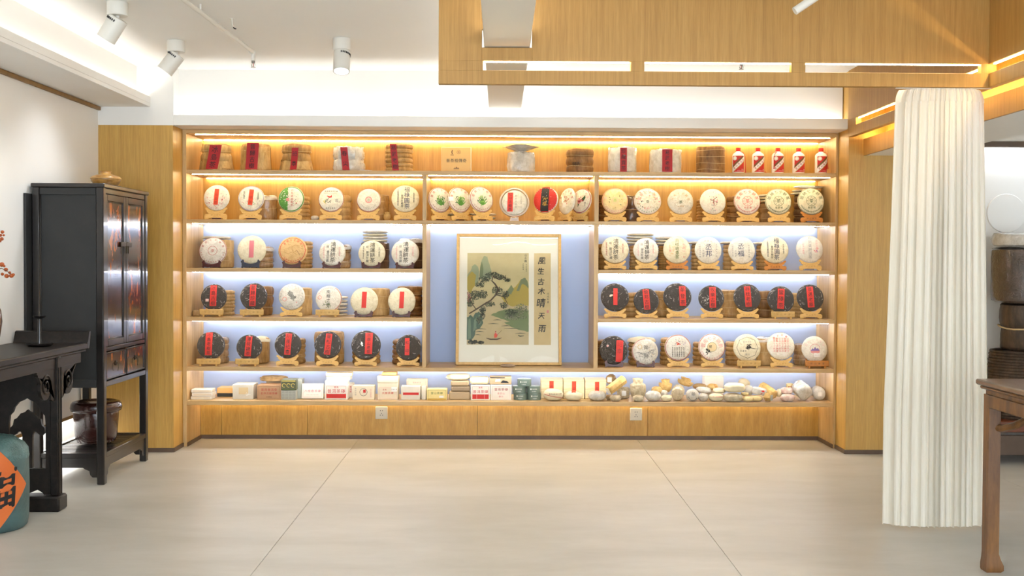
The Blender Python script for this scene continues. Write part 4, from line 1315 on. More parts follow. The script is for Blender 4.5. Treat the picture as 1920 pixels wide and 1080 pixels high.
def place_bundles():
    def bl(desc, idx, shelf, bay):
        return f'{desc} behind {ORD[idx]} cake on {SHN[shelf]} shelf, {BAY[bay]}'
    b = bundle
    # second shelf
    b(499, 368, 40, 2, bl('tan tea bundle with plastic cap', 1, 2, 'L'), 'bamboo_film', 2, ties=1, cap='film', crumple=.006)
    b(560, 369, 42, 2, bl('ridged bamboo tea bundle', 2, 2, 'L'), 'bamboo_pale', 6)
    b(638, 367, 42, 2, bl('pale bamboo tea bundle', 3, 2, 'L'), 'bamboo_pale', 4)
    b(709, 366, 42, 2, bl('tan tea bundle with dark-lined kraft top', 4, 2, 'L'), 'bamboo', 2, rough=.05, verticals=2)
    b(1140, 366, 42, 2, bl('dark tea bundle', 0, 2, 'R'), 'bamboo_brown', 6)
    b(1186, 368, 40, 2, 'brown film-wrapped tea bundle between first two cakes, curtain-side second shelf', 'bark_film', 2, ties=1, crumple=.008)
    b(1326, 375, 40, 2, bl('thin-layered bamboo tea bundle', 3, 2, 'R'), 'bamboo', 8)
    b(1384, 369, 42, 2, bl('fat-layered brown tea bundle', 4, 2, 'R'), 'bamboo_brown', 5)
    t, R, H = b(1445, 381, 42, 2, bl('film-wrapped tea bundle', 5, 2, 'R'), 'bamboo_film', 2)
    flat_cake(1447, 0, 50, 8.335, 'lower olive-edged cake on the film-wrapped bundle, curtain-side second shelf', 'paper_cream', SHELF[2][1] + H + .004)
    flat_cake(1446, 0, 49, 8.335, 'middle olive-edged cake on the film-wrapped bundle, curtain-side second shelf', 'paper_cream', SHELF[2][1] + H + .026)
    flat_cake(1448, 0, 50, 8.335, 'top olive-edged cake on the film-wrapped bundle, curtain-side second shelf', 'paper', SHELF[2][1] + H + .048)
    t, R, H = b(1512, 367, 46, 2, bl('brown film-wrapped tea bundle', 6, 2, 'R'), 'bark_film', 4)
    flat_cake(1512, 0, 52, 8.335, 'lower grey-green cake crowning the bundle at the shelf end', 'paper_grey', SHELF[2][1] + H + .005)
    flat_cake(1515, 0, 52, 8.335, 'middle grey-green cake crowning the bundle at the shelf end', 'paper_grey', SHELF[2][1] + H + .028)
    flat_cake(1519, 0, 54, 8.335, 'top tilted grey-green cake at the end of second shelf', 'paper_grey', SHELF[2][1] + H + .058, tilty=.10)
    for k in range(3):
        flat_cake(905 + k, 0, 50, 8.33, ['lowest', 'second', 'third'][k] + ' cake of the short stack behind vivid green plant cake', 'paper', SHELF[2][1] + .0005 + k * .026)
    for k in range(3):
        flat_cake(854, 0, 46, 8.33, ['bottom', 'middle', 'upper'][k] + ' cake of the stack behind price-tagged plant cake', 'paper_cream', SHELF[2][1] + .0005 + k * .026)
    # third shelf
    t, R, H = b(416, 450, 44, 3, bl('papery tan tea bundle', 0, 3, 'L'), 'bamboo_pale', 2, verticals=3, amp=.02)
    flat_cake(405, 0, 54, 8.335, 'white cake lying on the bundle beside the shelf side board', 'paper', SHELF[3][1] + H + .008)
    b(491, 463, 43, 3, bl('short film-topped tea bundle', 1, 3, 'L'), 'bamboo_film', 4, cap='film')
    b(564, 453, 44, 3, bl('seven-layer bamboo tea bundle', 2, 3, 'L'), 'bamboo', 7)
    b(637, 460, 42, 3, bl('white-capped tea bundle', 3, 3, 'L'), 'bamboo_film', 3, cap='film')
    t, R, H = b(704, 455, 52, 3, bl('wide film-wrapped tea bundle', 4, 3, 'L'), 'bark_film', 2, amp=.015)
    for k in range(4):
        flat_cake(704 + (k % 2), 0, 46 + (k == 3) * 2, 8.335, ['lowest', 'second', 'third', 'topmost dark-edged'][k] + ' cake of the tall paper stack on the third shelf', ['paper_cream', 'paper', 'paper_cream', 'paper_grey'][k], SHELF[3][1] + H + .006 + k * .0225)
    b(771, 449, 44, 3, bl('brown boxy film-wrapped bundle', 5, 3, 'L'), 'bark_film', 1, amp=.01, cap='film', Y=8.34)
    for k, (u, v, w, nd, lab) in enumerate(((1142, 458, 44, 0, 0), (1203, 460, 46, 4, 1), (1257, 461, 46, 3, 2), (1318, 459, 44, 1, 3), (1378, 459, 44, 1, 4), (1440, 460, 44, 1, 5))):
        t, R, H = b(u, v, w, 3, bl(['knobbly bamboo tea bundle', 'eight-layer bamboo tea bundle', 'ten-layer bamboo tea bundle', 'film-wrapped bamboo tea bundle', 'pale bamboo tea bundle', 'string-tied bamboo tea bundle'][k], lab, 3, 'R'), ['bamboo', 'bamboo_pale', 'bamboo', 'bamboo_pale', 'bamboo_pale', 'bamboo'][k], [5, 8, 10, 7, 6, 7][k], ties=[1, 2, 2, 1, 1, 3][k])
        for q in range(nd):
            flat_cake(u + q % 2, 0, w + 4, 8.335, f'{["lowest", "second", "third", "topmost"][q] if nd > 1 else "single white"} cake on the bundle behind {ORD[lab]} cake, curtain-side third shelf', 'paper' if q % 2 == 0 else 'paper_cream', SHELF[3][1] + H + .006 + q * .0225)
    # fourth shelf
    b(418, 545, 44, 4, bl('seven-layer bamboo tea bundle', 0, 4, 'L'), 'bamboo_pale', 7)
    b(490, 537, 44, 4, bl('ragged kraft tea bundle', 1, 4, 'L'), 'bamboo_brown', 3, rough=.06)
    b(564, 540, 42, 4, bl('tall pale bamboo bundle', 2, 4, 'L'), 'bamboo_pale', 3, amp=.025, verticals=2)
    for k in range(6):
        flat_cake(631 + (k % 2), 0, 42, 8.33, ['lowest', 'second', 'third', 'fourth', 'fifth', 'topmost'][k] + ' white cake of the stack behind four-character cake', 'paper', SHELF[4][1] + .0005 + k * .0262)
    b(708, 541, 46, 4, bl('pale bamboo tea bundle', 4, 4, 'L'), 'bamboo_pale', 2, verticals=3, amp=.02)
    b(768, 537, 48, 4, bl('ragged brown layered bundle', 5, 4, 'L'), 'bamboo_brown', 6, rough=.05, cap=None)
    b(1178, 549, 44, 4, bl('layered bamboo bundle', 0, 4, 'R'), 'bamboo', 5)
    b(1240, 546, 42, 4, bl('upright rough bamboo bundle', 1, 4, 'R'), 'bamboo', 3, rough=.04)
    b(1371, 544, 42, 4, 'string-tied bamboo bundle between fourth and fifth dark cakes, curtain-side bay', 'bamboo', 2, ties=4, amp=.015)
    b(1432, 546, 42, 4, 'split brown bundle between fifth and sixth dark cakes, curtain-side bay', 'bamboo_brown', 3, rough=.04)
    b(1501, 550, 42, 4, bl('layered bamboo bundle', 6, 4, 'R'), 'bamboo_pale', 7)
    # fifth shelf
    b(408, 633, 42, 5, bl('glossy pale bamboo bundle', 0, 5, 'L'), 'bamboo_film', 4)
    b(482, 633, 46, 5, bl('smooth kraft bag bundle', 1, 5, 'L'), 'bamboo', 1, ties=0, amp=.01, cap='paper_cream')
    b(552, 635, 42, 5, bl('five-layer bamboo bundle', 2, 5, 'L'), 'bamboo', 5)
    b(618, 622, 54, 5, bl('wide ragged kraft bundle', 3, 5, 'L'), 'bamboo', 2, rough=.06, verticals=2)
    b(687, 640, 52, 5, bl('squat bamboo bundle', 4, 5, 'L'), 'bamboo', 5)
    b(762, 637, 52, 5, bl('squat fat-layered brown bundle', 5, 5, 'L'), 'bamboo_brown', 5)
    b(1139, 638, 44, 5, bl('brown layered bundle', 0, 5, 'R'), 'bamboo_brown', 6)
    b(1203, 634, 50, 5, bl('paper-topped bamboo bundle', 1, 5, 'R'), 'bamboo', 6, cap='paper_cream')
    b(1260, 634, 44, 5, bl('glossy six-layer bamboo bundle', 2, 5, 'R'), 'bamboo', 6)
    b(1321, 642, 44, 5, bl('fat five-layer bamboo bundle', 3, 5, 'R'), 'bamboo', 5)
    b(1382, 641, 44, 5, bl('fat-layered bamboo bundle', 4, 5, 'R'), 'bamboo', 5)
    b(1440, 633, 44, 5, bl('pale string-tied bundle', 5, 5, 'R'), 'bamboo_pale', 2, ties=3, amp=.015, cap='film')
    b(1510, 645, 44, 5, bl('film-wrapped bamboo bundle', 6, 5, 'R'), 'bamboo_film', 2)
    # ---- top shelf
    z1 = SHELF[1][1]

    def top(u0, u1, v, label, mat, layers, strip=None, leaves=None, **k):
        Y = 8.17
        t, R, H = bundle((u0 + u1) / 2, v, (u1 - u0) * .96, 1, label, mat, layers, Y, **k)
        t.rotation_euler = (0, 0, 0)
        if leaves:
            husk_leaves(t, R, H, int(u0), ['bamboo', 'bamboo_pale', 'bamboo_pale'], 9, k.get('flare', 0) + .05, leaves)
        if strip:
            us, w, txt, tilt, vt = strip
            xs = at(us, 300, Y - R).x - t.location.x
            fl = k.get('flare', 0)
            strip_flat(t, xs, -R * (1.075 if leaves else 1.04), .008, (at(us, vt, Y - R).z - z1), w * mpp(Y), txt, tilt, bend=lambda zz: R * (fl + (.05 if leaves else 0)) * 1.1 * max(0, 1 - zz / (H * .5)) ** 1.3)
        return t, R, H
    top(377, 435, 272, 'flared bamboo bundle draped with wide red cloth strip, top shelf corner', 'bamboo_pale', 3, (398, 22, '冰島茶', .16, 272), (.35, .6), flare=.08, ties=2, rough=.02)
    top(452, 507, 271, 'string-tied bamboo bundle with widest red strip, top shelf', 'bamboo', 3, (472, 22, '昔歸古樹', .06, 268), (.85, .97), flare=.02, verticals=2, rough=.02)
    top(528, 584, 272, 'bamboo bundle with split skirt and narrow red strip, top shelf', 'bamboo', 3, (551, 12, '班章', .07, 277), (.35, .5), flare=.12, rough=.02, ties=2)
    t, R, H = top(624, 683, 277, 'silvery film-wrapped bundle with red strip and loose plastic tail, top shelf', 'film', 2, (649, 13, '春尖', -.1, 276), rough=.04, ties=0, crumple=.016)
    MB().prism([(R * .7, .004), (R * 1.5, .003), (R * 1.75, .008), (R * 1.4, .014), (R * .85, .020)], -.05, -.03).build('plastic_tail', MAT['film'], t)
    top(722, 775, 272, 'six-layer bamboo bundle with leaning red strip, top shelf', 'bamboo', 6, (742, 12, '易武老樹', -.10, 270), rough=.03)
    t, R, H = top(950, 1004, 287, 'grey film bundle with flaring white plastic top, top shelf', 'film', 1, None, ties=0, rough=.03, amp=.01, crumple=.012)
    MB().lathe([(R * .35, H), (R * .3, H + .012), (R * .8, H + .03), (R * 1.25, H + .045), (R * 1.3, H + .047), (R * .7, H + .036), (R * .1, H + .02)], 28, None, 0, lambda a, j: (1 + .10 * math.sin(4 * a + j) + .05 * math.sin(9 * a), .008 * math.sin(3 * a) if j > 2 else 0)).build('plastic_top', MAT['film'], t, 60)
    t, R, H = top(1061, 1114, 281, 'three-tier brown bamboo bundle with ink characters, top shelf', 'bamboo_brown', 3, None, amp=.06)
    p = Print(lambda x, y, k: (x, -math.sqrt(max(R * R * 1.06 - x * x, 0)) - .003, y))
    p.row('韓氏', -.035, H * .36, .032, 'black', .9)
    p.build('lettering', t)
    t, R, H = top(1140, 1194, 277, 'smooth film-wrapped bundle with upright red strip, top shelf', 'film', 1, (1169, 12.5, '珍藏貢茶', 0, 277), ties=0, rough=.02, amp=.008, crumple=.010)
    t, R, H = top(1217, 1279, 282, 'squat film-wrapped bundle with broad red strip, top shelf', 'film', 1, (1251, 19, '易武老樹', 0, 280), ties=0, rough=.04, amp=.008, crumple=.014)
    top(1305, 1360, 276, 'brown kraft bundle bound with pale strings, top shelf', 'bamboo_brown', 1, None, ties=4, verticals=3, amp=.008, rough=.015)


place_bundles()


# ------------------------------------------------------------------ top shelf: card sign and bottles
def flat_fn(y0=0.0):
    return lambda x, y, k: (x, y0 - .0004 - .0003 * k, y)


zt1 = SHELF[1][1]
MAT['card'] = m_plain('gold_card', '#c79a55', '#cda25e', .35, 8, metal=.25)
MAT['box_side'] = m_plain('box_cream', '#e8d6b2', None, .6)
p0, p1 = at(827.5, 320, 8.12), at(884, 276, 8.12)
t = thing('sign_box', 'flat gold card box with black calligraphy and emblems on top shelf', 'sign', (p0.x + (p1.x - p0.x) / 2, 8.12, zt1))
w, h = p1.x - p0.x, p1.z - zt1
MB().box(-w / 2, w / 2, 0, .05, 0.0005, h, .002).build('box_body', MAT['box_side'], t)
MB().box(-w / 2 + .002, w / 2 - .006, -.0015, -.0003, .003, h - .003).build('front_card', MAT['card'], t)
p = Print(flat_fn(-.0016))
p.row('普茶祖傳奇', 0, h * .47, .030, 'ink', 1.05)
p.stroke([(-.03, h * .88), (-.035, h * .8), (-.03, h * .72)], .004, 'brown').stroke([(-.045, h * .69), (-.02, h * .69)], .0025, 'brown')
p.ring(.013, .015, 'brown', .018, h * .8, 24)
p.glyph('茶', .018, h * .8, .017, 'brown')
p.poly([(-.02, h * .16), (-.012, h * .19), (-.006, h * .17), (0, h * .23), (.006, h * .18), (.014, h * .19), (.022, h * .16)], 'brown').grid(-.022, .022, h * .13, h * .145, 'ink', 2, 1)
p.build('print', t)

MAT['porcelain'] = m_plain('bottle_white', '#f0ece4', None, .22, coat=.4)
MAT['capred'] = m_plain('bottle_cap_red', '#c41f1a', None, .35)
MAT['ribbon'] = m_plain('ribbon_red', '#c02028', None, .6)


def bottle_proto():
    r = .0455
    body = MB().lathe([(0, .0005), (r - .004, .0005), (r, .004), (r, .138), (r - .002, .146), (r - .012, .158), (.021, .166), (.0165, .170), (.0165, .172), (0, .172)], 32).mesh('bottle_body', MAT['porcelain'], 40)
    cap = MB().lathe([(0, .172), (.0185, .172), (.0185, .196), (.0175, .198), (0, .198)], 28).mesh('cap', MAT['capred'], 40)
    rr = r + .0005

    def fn(x, y, k):
        a = x / rr
        q = rr + .0003 * k
        return (q * math.sin(a), -q * math.cos(a), y)
    p = Print(fn)
    p.grid(-.050, .050, .014, .134, 'red', 14, 2)
    # diagonal bands
    def band(c0, c1, col):
        n = 14
        vs, fs = [], []
        for i in range(n + 1):
            x = -.050 + .1 * i / n
            for c in (c0, c1):
                vs.append((x, min(.1335, max(.0145, .074 + x * .95 + c))))
        fs = [(2 * i, 2 * i + 2, 2 * i + 3, 2 * i + 1) for i in range(n)]
        p.tris(vs, fs, col)
        p.k += 1
    band(.018, .034, 'brown')
    band(.014, .018, 'gold')
    band(-.018, .014, 'white')
    band(-.024, -.018, 'gold')
    for i, ch in enumerate('貴州茅台酒'):
        x = -.032 + i * .0165
        p.glyph(ch, x, .072 + x * .95, .0175, 'brick', .76)
    p.k += 1
    p.disc(.0155, 'white', -.030, .116, 20)
    p.ring(.011, .0125, 'gold', -.030, .116, 20)
    p.row('中國', .028, .032, .007, 'white', 1.3)
    p.row('貴州茅台酒廠出品', .016, .022, .006, 'white', 1.1)
    used = sorted(set(p.mb.m))
    mp = {m: i for i, m in enumerate(used)}
    p.mb.m = [mp[m] for m in p.mb.m]
    lab = p.mb.mesh('front_label', [INKS[m] for m in used], fix=False)
    return body, cap, lab


_bb, _bc, _blb = bottle_proto()
for i, (u, lb) in enumerate(((1384, 'white liquor bottle with red label beside kraft bundle, top shelf'), (1421, 'second white liquor bottle from kraft bundle, ribbon end poking out'), (1458, 'middle white liquor bottle with ribbon hanging over label side'), (1497, 'fourth white liquor bottle from kraft bundle, no ribbon showing'), (1539, 'white liquor bottle nearest the shelf side board, ribbon beside it'))):
    P = at(u, 320, 8.12)
    t = thing('liquor_bottle', lb, 'bottle', (P.x, 8.12, zt1), (0, 0, [-.12, .1, .12, .12, .2][i]), group='white liquor bottles on the top shelf')
    clone(_bb, 'bottle_body', t)
    clone(_bc, 'cap', t)
    clone(_blb, 'front_label', t)
    rb = {0: [(.012, -.014, .168), (.034, -.03, .160), (.049, -.018, .13), (.052, -.012, .07), (.054, -.014, .006)],
          1: [(.044, -.030, .020), (.052, -.032, .010), (.060, -.033, .003)],
          2: [(-.014, -.012, .168), (-.034, -.034, .158), (-.044, -.034, .12), (-.040, -.036, .06), (-.043, -.032, .036)],
          4: [(.014, -.010, .168), (.036, -.026, .160), (.050, -.006, .13), (.052, -.006, .08), (.056, -.006, .042)]}.get(i)
    if rb:
        MB().tube(rb, [.0022 if k < len(rb) - 1 else .004 for k in range(len(rb))], 6).build('ribbon', MAT['ribbon'], t)

# ------------------------------------------------------------------ painting in the middle niche
pic_tilt = math.radians(8.5)
fl, fr = -.340, .474
zb5 = SHELF[5][1]
FH = 1.022
PX, PYY = (fl + fr) / 2, 8.17
t = thing('framed_painting', 'framed landscape painting with calligraphy strip leaning in the middle niche', 'painting', (PX, PYY, zb5 + .0050), (-pic_tilt, 0, 0))
W2 = (fr - fl) / 2
MAT['frame_wood'] = m_wood('picture_frame_wood', '#cda052', '#dcb264', '#e6c078', (2, 2, 2), 18, .4)
MAT['mat_board'] = m_plain('mat_board', '#efe7d2', '#f2ebd9', .8, 3)
fwid = .022
MB().box(-W2, -W2 + fwid, 0, .03, 0, FH, .002).build('frame_side', MAT['frame_wood'], t)
MB().box(W2 - fwid, W2, 0, .03, 0, FH, .002).build('frame_side', MAT['frame_wood'], t)
MB().box(-W2 + fwid, W2 - fwid, 0, .03, 0, fwid, .002).build('frame_rail', MAT['frame_wood'], t)
MB().box(-W2 + fwid, W2 - fwid, 0, .03, FH - fwid, FH, .002).build('frame_rail', MAT['frame_wood'], t)
MB().box(-W2 + fwid, W2 - fwid, .018, .028, fwid, FH - fwid).build('mat_board', MAT['mat_board'], t)


def _silk(name, stops):
    m = NT(name)
    tc = m.n('ShaderNodeTexCoord')
    sp = m.n('ShaderNodeSeparateXYZ')
    m.l(tc.outputs['Object'], sp.inputs[0])
    c = m.ramp(sp.outputs['Z'], stops)
    f = m.noise(tc.outputs['Object'], 14, 4, .6)
    c2 = m.ramp(f, [(.3, (.88, .86, .80)), (.6, (1, 1, 1))])
    m.set(base=m.mix(.6, c, c2, 'MULTIPLY'), rough=.85)
    return m.mat


SW, SH_ = .478, .715
sx0, sz0 = -.256 - PX, .157
MAT['silk'] = _silk('painted_silk', [(.17, '#c9b486'), (.45, '#cdb98c'), (.6, '#d6c58f'), (.87, '#cfc092')])
MAT['silk2'] = _silk('calligraphy_silk', [(.17, '#d6bd88'), (.87, '#dcc796')])
sheet = MB().box(sx0, sx0 + SW, .0165, .0178, sz0, sz0 + SH_).build('painting_sheet', MAT['silk'], t)
sx1 = .263 - PX
sheet2 = MB().box(sx1, sx1 + .130, .0165, .0178, sz0, sz0 + SH_).build('calligraphy_sheet', MAT['silk2'], t)
for n, hx in dict(ochre='#b9a24a', hill='#a4a882', hill2='#828a62', rock='#5a6d58', rock2='#7d8f72', foliage='#3d3f2e', foliage2='#5b5a44', bank='#7f8a5a', mist='#a39c7c', wood2='#5d4c38').items():
    INK[n] = m_plain('paint_' + n, hx, None, .85)
    INKI[n] = len(INKS)
    INKS.append(INK[n])


def paint():
    # px coordinates of the photograph mapped on the sheet (876..991 x 473..646)
    def fx(u):
        return sx0 + SW * (u - 876) / 115.0

    def fz(v):
        return sz0 + SH_ * (646 - v) / 173.0
    R = random.Random(5)
    p = Print(lambda x, y, k: (x, .0163 - .00005 * k, y), 5)

    def poly(pts, col, jag=0):
        q = []
        for (a, b), (c, d) in zip(pts, pts[1:] + pts[:1]):
            n = 5 if jag else 1
            for i in range(n):
                f = i / n
                q.append((a + (c - a) * f + R.uniform(-jag, jag), b + (d - b) * f + R.uniform(-jag, jag)))
        p.poly([(fx(min(991, max(876, u))), fz(min(646, max(473, v)))) for u, v in q], col)
    poly([(899, 520), (900, 500), (903, 486), (908, 478), (913, 480), (917, 493), (921, 510), (922, 522)], 'hill', .6)
    poly([(899, 520), (900, 500), (903, 490), (906, 500), (905, 522)], 'hill2', .4)
    poly([(882, 508), (885, 498), (890, 494), (896, 499), (898, 508), (896, 530), (876, 545), (876, 515)], 'hill', .5)
    poly([(876, 540), (876, 520), (884, 508), (892, 515), (890, 535), (880, 552)], 'ochre', .8)
    poly([(940, 556), (950, 545), (958, 534), (963, 540), (970, 532), (976, 523), (984, 520), (991, 535), (991, 572), (960, 575), (945, 566)], 'ochre', .7)
    poly([(950, 547), (958, 534), (963, 541), (958, 552)], 'hill2', .4)
    poly([(968, 545), (976, 523), (984, 520), (989, 527), (991, 540), (984, 533), (978, 532), (973, 545)], 'hill2', .4)
    poly([(920, 590), (935, 584), (955, 578), (991, 582), (991, 606), (960, 604), (940, 598)], 'bank', .8)
    poly([(945, 604), (965, 600), (991, 603), (991, 622), (972, 618), (958, 612)], 'bank', .6)
    poly([(876, 636), (876, 595), (884, 590), (889, 600), (893, 616), (890, 630), (884, 640)], 'rock', .8)
    poly([(886, 600), (890, 588), (898, 584), (904, 592), (906, 606), (900, 616), (893, 618)], 'rock', .6)
    poly([(878, 636), (879, 598), (883, 596), (884, 634)], 'rock2', .5)
    poly([(888, 622), (889, 600), (893, 596), (894, 616)], 'rock2', .5)
    poly([(898, 610), (898, 590), (902, 590), (903, 606)], 'rock2', .4)
    p.k += 2

    def clump(u, v, ru, rv, n, cols, s=1.6):
        for _ in range(n * 2):
            a, r = R.uniform(0, 6.28), R.random() ** .7
            x, y = u + ru * r * math.cos(a), v + rv * r * math.sin(a)
            if not (876.5 < x < 990.5 and 473.5 < y < 645.5):
                continue
            th = R.uniform(0, 3.14)
            l, w = R.uniform(.5, 1.1) * s, R.uniform(.25, .55) * s
            c, sn = math.cos(th), math.sin(th)
            p.tris([(fx(x + a_ * c - b_ * sn), fz(y + a_ * sn + b_ * c)) for a_, b_ in ((-l, 0), (0, -w), (l, 0), (0, w))], [(0, 1, 2, 3)], R.choice(cols))
    F = ['foliage', 'foliage', 'foliage2', 'hill2']
    for u, v, ru, rv, n in ((908, 523, 12, 6, 90), (922, 514, 13, 5, 90), (938, 519, 12, 5, 80), (951, 524, 6, 4, 40), (900, 533, 9, 6, 70), (892, 553, 10, 9, 120), (905, 552, 9, 8, 90), (882, 566, 7, 9, 80), (932, 545, 10, 9, 110), (948, 552, 7, 8, 70), (918, 570, 10, 5, 70), (944, 572, 7, 6, 60), (905, 580, 6, 7, 60), (898, 600, 6, 8, 50)):
        clump(u, v, ru, rv, n, F)
    clump(879, 556, 5, 10, 50, ['rose', 'brick', 'foliage2'])
    clump(958, 586, 12, 7, 110, F)
    clump(976, 580, 13, 11, 140, ['mist', 'foliage2', 'bank'])
    clump(965, 594, 22, 5, 120, ['mist', 'bank', 'foliage2'])
    clump(887, 641, 9, 4, 90, ['foliage'])
    clump(902, 642, 6, 3, 40, ['foliage'])
    clump(905, 590, 5, 9, 50, ['foliage'])
    p.k += 2

    def st(pts, w, col):
        p.stroke([(fx(u), fz(v)) for u, v in pts], [x * SW / 115 for x in w] if hasattr(w, '__len__') else w * SW / 115, col)
    st([(880, 588), (893, 580), (908, 570), (920, 563), (930, 552), (934, 542), (928, 532), (922, 526), (924, 518)], [1.2, 1.3, 1.3, 1.4, 1.5, 1.6, 1.5, 1.2, .7], 'wood2')
    st([(924, 518), (936, 524), (946, 519), (953, 526)], [.9, .8, .7, .3], 'wood2')
    st([(930, 552), (944, 556), (950, 566), (953, 574)], [1, .8, .6, .3], 'wood2')
    st([(893, 580), (886, 570), (882, 560)], [.9, .7, .3], 'wood2')
    for v, a, b in ((607, 915, 935), (611, 940, 960), (617, 890, 912), (622, 892, 908), (628, 890, 902), (616, 945, 975), (625, 966, 985), (600, 925, 940)):
        st([(a, v), ((a + b) / 2, v - .6), (b, v)], [.2, .7, .2], 'foliage2')
    st([(971, 628), (975, 630), (982, 629)], [.6, 1.3, .5], 'foliage2')
    st([(912, 633.5), (920, 636), (932, 636), (941, 633)], [.4, 1.4, 1.4, .4], 'wood2')
    p.k += 1
    poly([(927, 633), (927, 627), (929, 623), (932, 625), (933, 629), (931, 633)], 'orange')
    st([(928.5, 621.5), (930.5, 621.5)], 1.0, 'brick')
    st([(932, 628), (941, 619)], .25, 'wood2')
    st([(930, 624), (934, 628)], .6, 'rose')
    p.k += 1
    for i, ch in enumerate('山水圖'):
        p.glyph(ch, fx(985), fz(477 + i * 5.5), .020, 'ink')
    p.col('甲辰年夏月', fx(986.5), fz(495), .011, 'foliage2', 1.15)
    p.col('於昆明畫', fx(980.5), fz(494), .011, 'foliage2', 1.2)
    p.build('brushwork', sheet)

    q = Print(lambda x, y, k: (x, .0163 - .00005 * k, y), 6)
    for ch, u, v, s in (('風', 1016, 487, .062), ('生', 1014, 507, .056), ('古', 1014, 527, .056), ('木', 1015, 545, .058), ('晴', 1014, 567, .074), ('天', 1015, 591, .054), ('雨', 1016, 615, .062)):
        x = sx1 + .130 * (u - 1001) / 32.0
        V, Fc = _GL[ch]
        rn = random.Random(ord(ch))
        sk = .16
        q.tris([(x + (a + b * sk) * s * .95, fz(v) + (b - a * .10 + .04 * math.sin(a * 5)) * s) for a, b in V], Fc, 'ink')
        q.tris([(x + (a + b * sk) * s * .95 + .0022, fz(v) - .0015 + (b - a * .10 + .04 * math.sin(a * 5)) * s) for a, b in V], Fc, 'ink')
    q.col('戊戌年書', sx1 + .108, fz(550), .018, 'ink', 1.2)
    q.k += 1
    q.grid(sx1 + .098, sx1 + .114, fz(586), fz(581), 'rose', 1, 1)
    q.build('calligraphy', sheet2)


paint()


def _glass():
    m = NT('picture_glass')
    nt = m.t
    out = nt.nodes['Material Output']
    tr = m.n('ShaderNodeBsdfTransparent')
    gl = m.n('ShaderNodeBsdfGlossy')
    gl.inputs['Roughness'].default_value = .02
    fr_ = m.n('ShaderNodeFresnel')
    fr_.inputs['IOR'].default_value = 1.38
    mx = m.n('ShaderNodeMixShader')
    nt.links.new(fr_.outputs[0], mx.inputs[0])
    nt.links.new(tr.outputs[0], mx.inputs[1])
    nt.links.new(gl.outputs[0], mx.inputs[2])
    nt.links.new(mx.outputs[0], out.inputs['Surface'])
    return m.mat


MAT['glass'] = _glass()
gz0, gz1 = fwid - .004, FH - fwid + .004
gx0, gx1 = -W2 + fwid - .003, W2 - fwid + .003
nx, nz = 12, 12
vs = [(gx0 + (gx1 - gx0) * i / nx, .0105 + .0012 * math.sin(i * 1.1) * math.sin(j * .7 + .5), gz0 + (gz1 - gz0) * j / nz) for j in range(nz + 1) for i in range(nx + 1)]
fs = [(j * (nx + 1) + i, j * (nx + 1) + i + 1, (j + 1) * (nx + 1) + i + 1, (j + 1) * (nx + 1) + i) for j in range(nz) for i in range(nx)]
MB().add(vs, fs).build('glazing', MAT['glass'], t, fix=False)

P = at(951, 681, 8.06)
t = thing('pebble', 'flat brown-grey pebble stopping the painting frame', 'pebble', (P.x, 8.06, zb5 + .0008))
MB().lathe([(0, 0), (.045, .003), (.06, .012), (.052, .022), (.03, .029), (0, .031)], 20, Matrix.Diagonal((1.02, .45, .78, 1)), 0, lambda a, j: (1 + .06 * math.sin(a + 1) + .03 * math.sin(3 * a + j), 0)).build('stone', m_plain('pebble_stone', '#a08972', '#b79f86', .7, 30), t, 70)


# ------------------------------------------------------------------ bottom shelf: boxes and tins
ZB = SHELF[6][1]
for n, h, r in (('bx_white', '#e9e3d6', .6), ('bx_grey', '#cfc8b8', .5), ('bx_brown', '#b08a66', .55), ('bx_green', '#5d6044', .5), ('bx_silver', '#a9aca2', .5), ('bx_kraft', '#ad9878', .65), ('bx_kraft2', '#8f7d64', .65), ('bx_yellow', '#e3d08a', .5), ('bx_cream', '#e7dab4', .55), ('bx_tan', '#dfae68', .5), ('bx_dark', '#2e2b26', .4), ('tin_green', '#64746a', .35), ('bx_goldbase', '#b98f2e', .4), ('bx_beige', '#ddd0b6', .6)):
    MAT[n] = m_plain(n, h, tuple(min(1, c * 1.12) for c in rgb(h)), r, 14, bump=.1, bscale=40)
MAT['boxwood'] = m_wood('pale_box_wood', '#e3cf9c', '#ecdcb0', '#f1e4c0', (.2, 1, 2), 10, .55)


def tbox(u0, v0, u1, v1, Y, d, mat, label, draw=None, name='tea_brick_box', yaw=0, lid=None, cat='box', leanx=0, group='boxed tea bricks on the bottom shelf', bev=.003, z=None, on_shelf=True):
    a, b = at(u0, v1, Y), at(u1, v0, Y)
    z0 = ZB + (.0006 if not leanx else .009) if on_shelf else (a.z if z is None else z)
    w, h = b.x - a.x, max(.012, b.z - z0)
    t = thing(name, label, cat, ((a.x + b.x) / 2, Y, z0), (-leanx, 0, yaw), group=group)
    body = MB().box(-w / 2, w / 2, 0, d, 0, h, bev).build('box_body' if lid else 'wrapping', MAT[mat], t)
    if lid:
        MB().box(-w / 2 - .002, w / 2 + .002, -.002, d + .002, h * (1 - lid), h + .002, .002).build('lid', MAT[mat], t)
    if draw:
        p = Print(flat_fn(0), int(u0))
        draw(p, w, h)
        p.build('print', t)
    return t, w, h


def framed(col, rows, band=None, inset=.07, sx=1.0):
    def f(p, w, h):
        x, y0, y1 = w / 2 * (1 - inset * 2), h * inset * 1.2, h * (1 - inset * 1.2)
        lw = .0012
        for q in ((-x, x, y0, y0 + lw), (-x, x, y1 - lw, y1), (-x, -x + lw, y0, y1), (x - lw, x, y0, y1)):
            p.grid(*q, col, 1, 1)
        for txt, yy, s, c in rows:
            p.row(txt, 0, h * yy, h * s, c, 1.12 * sx)
        if band:
            p.grid(-x, x, h * band[0], h * band[1], band[2], 1, 1)
    return f


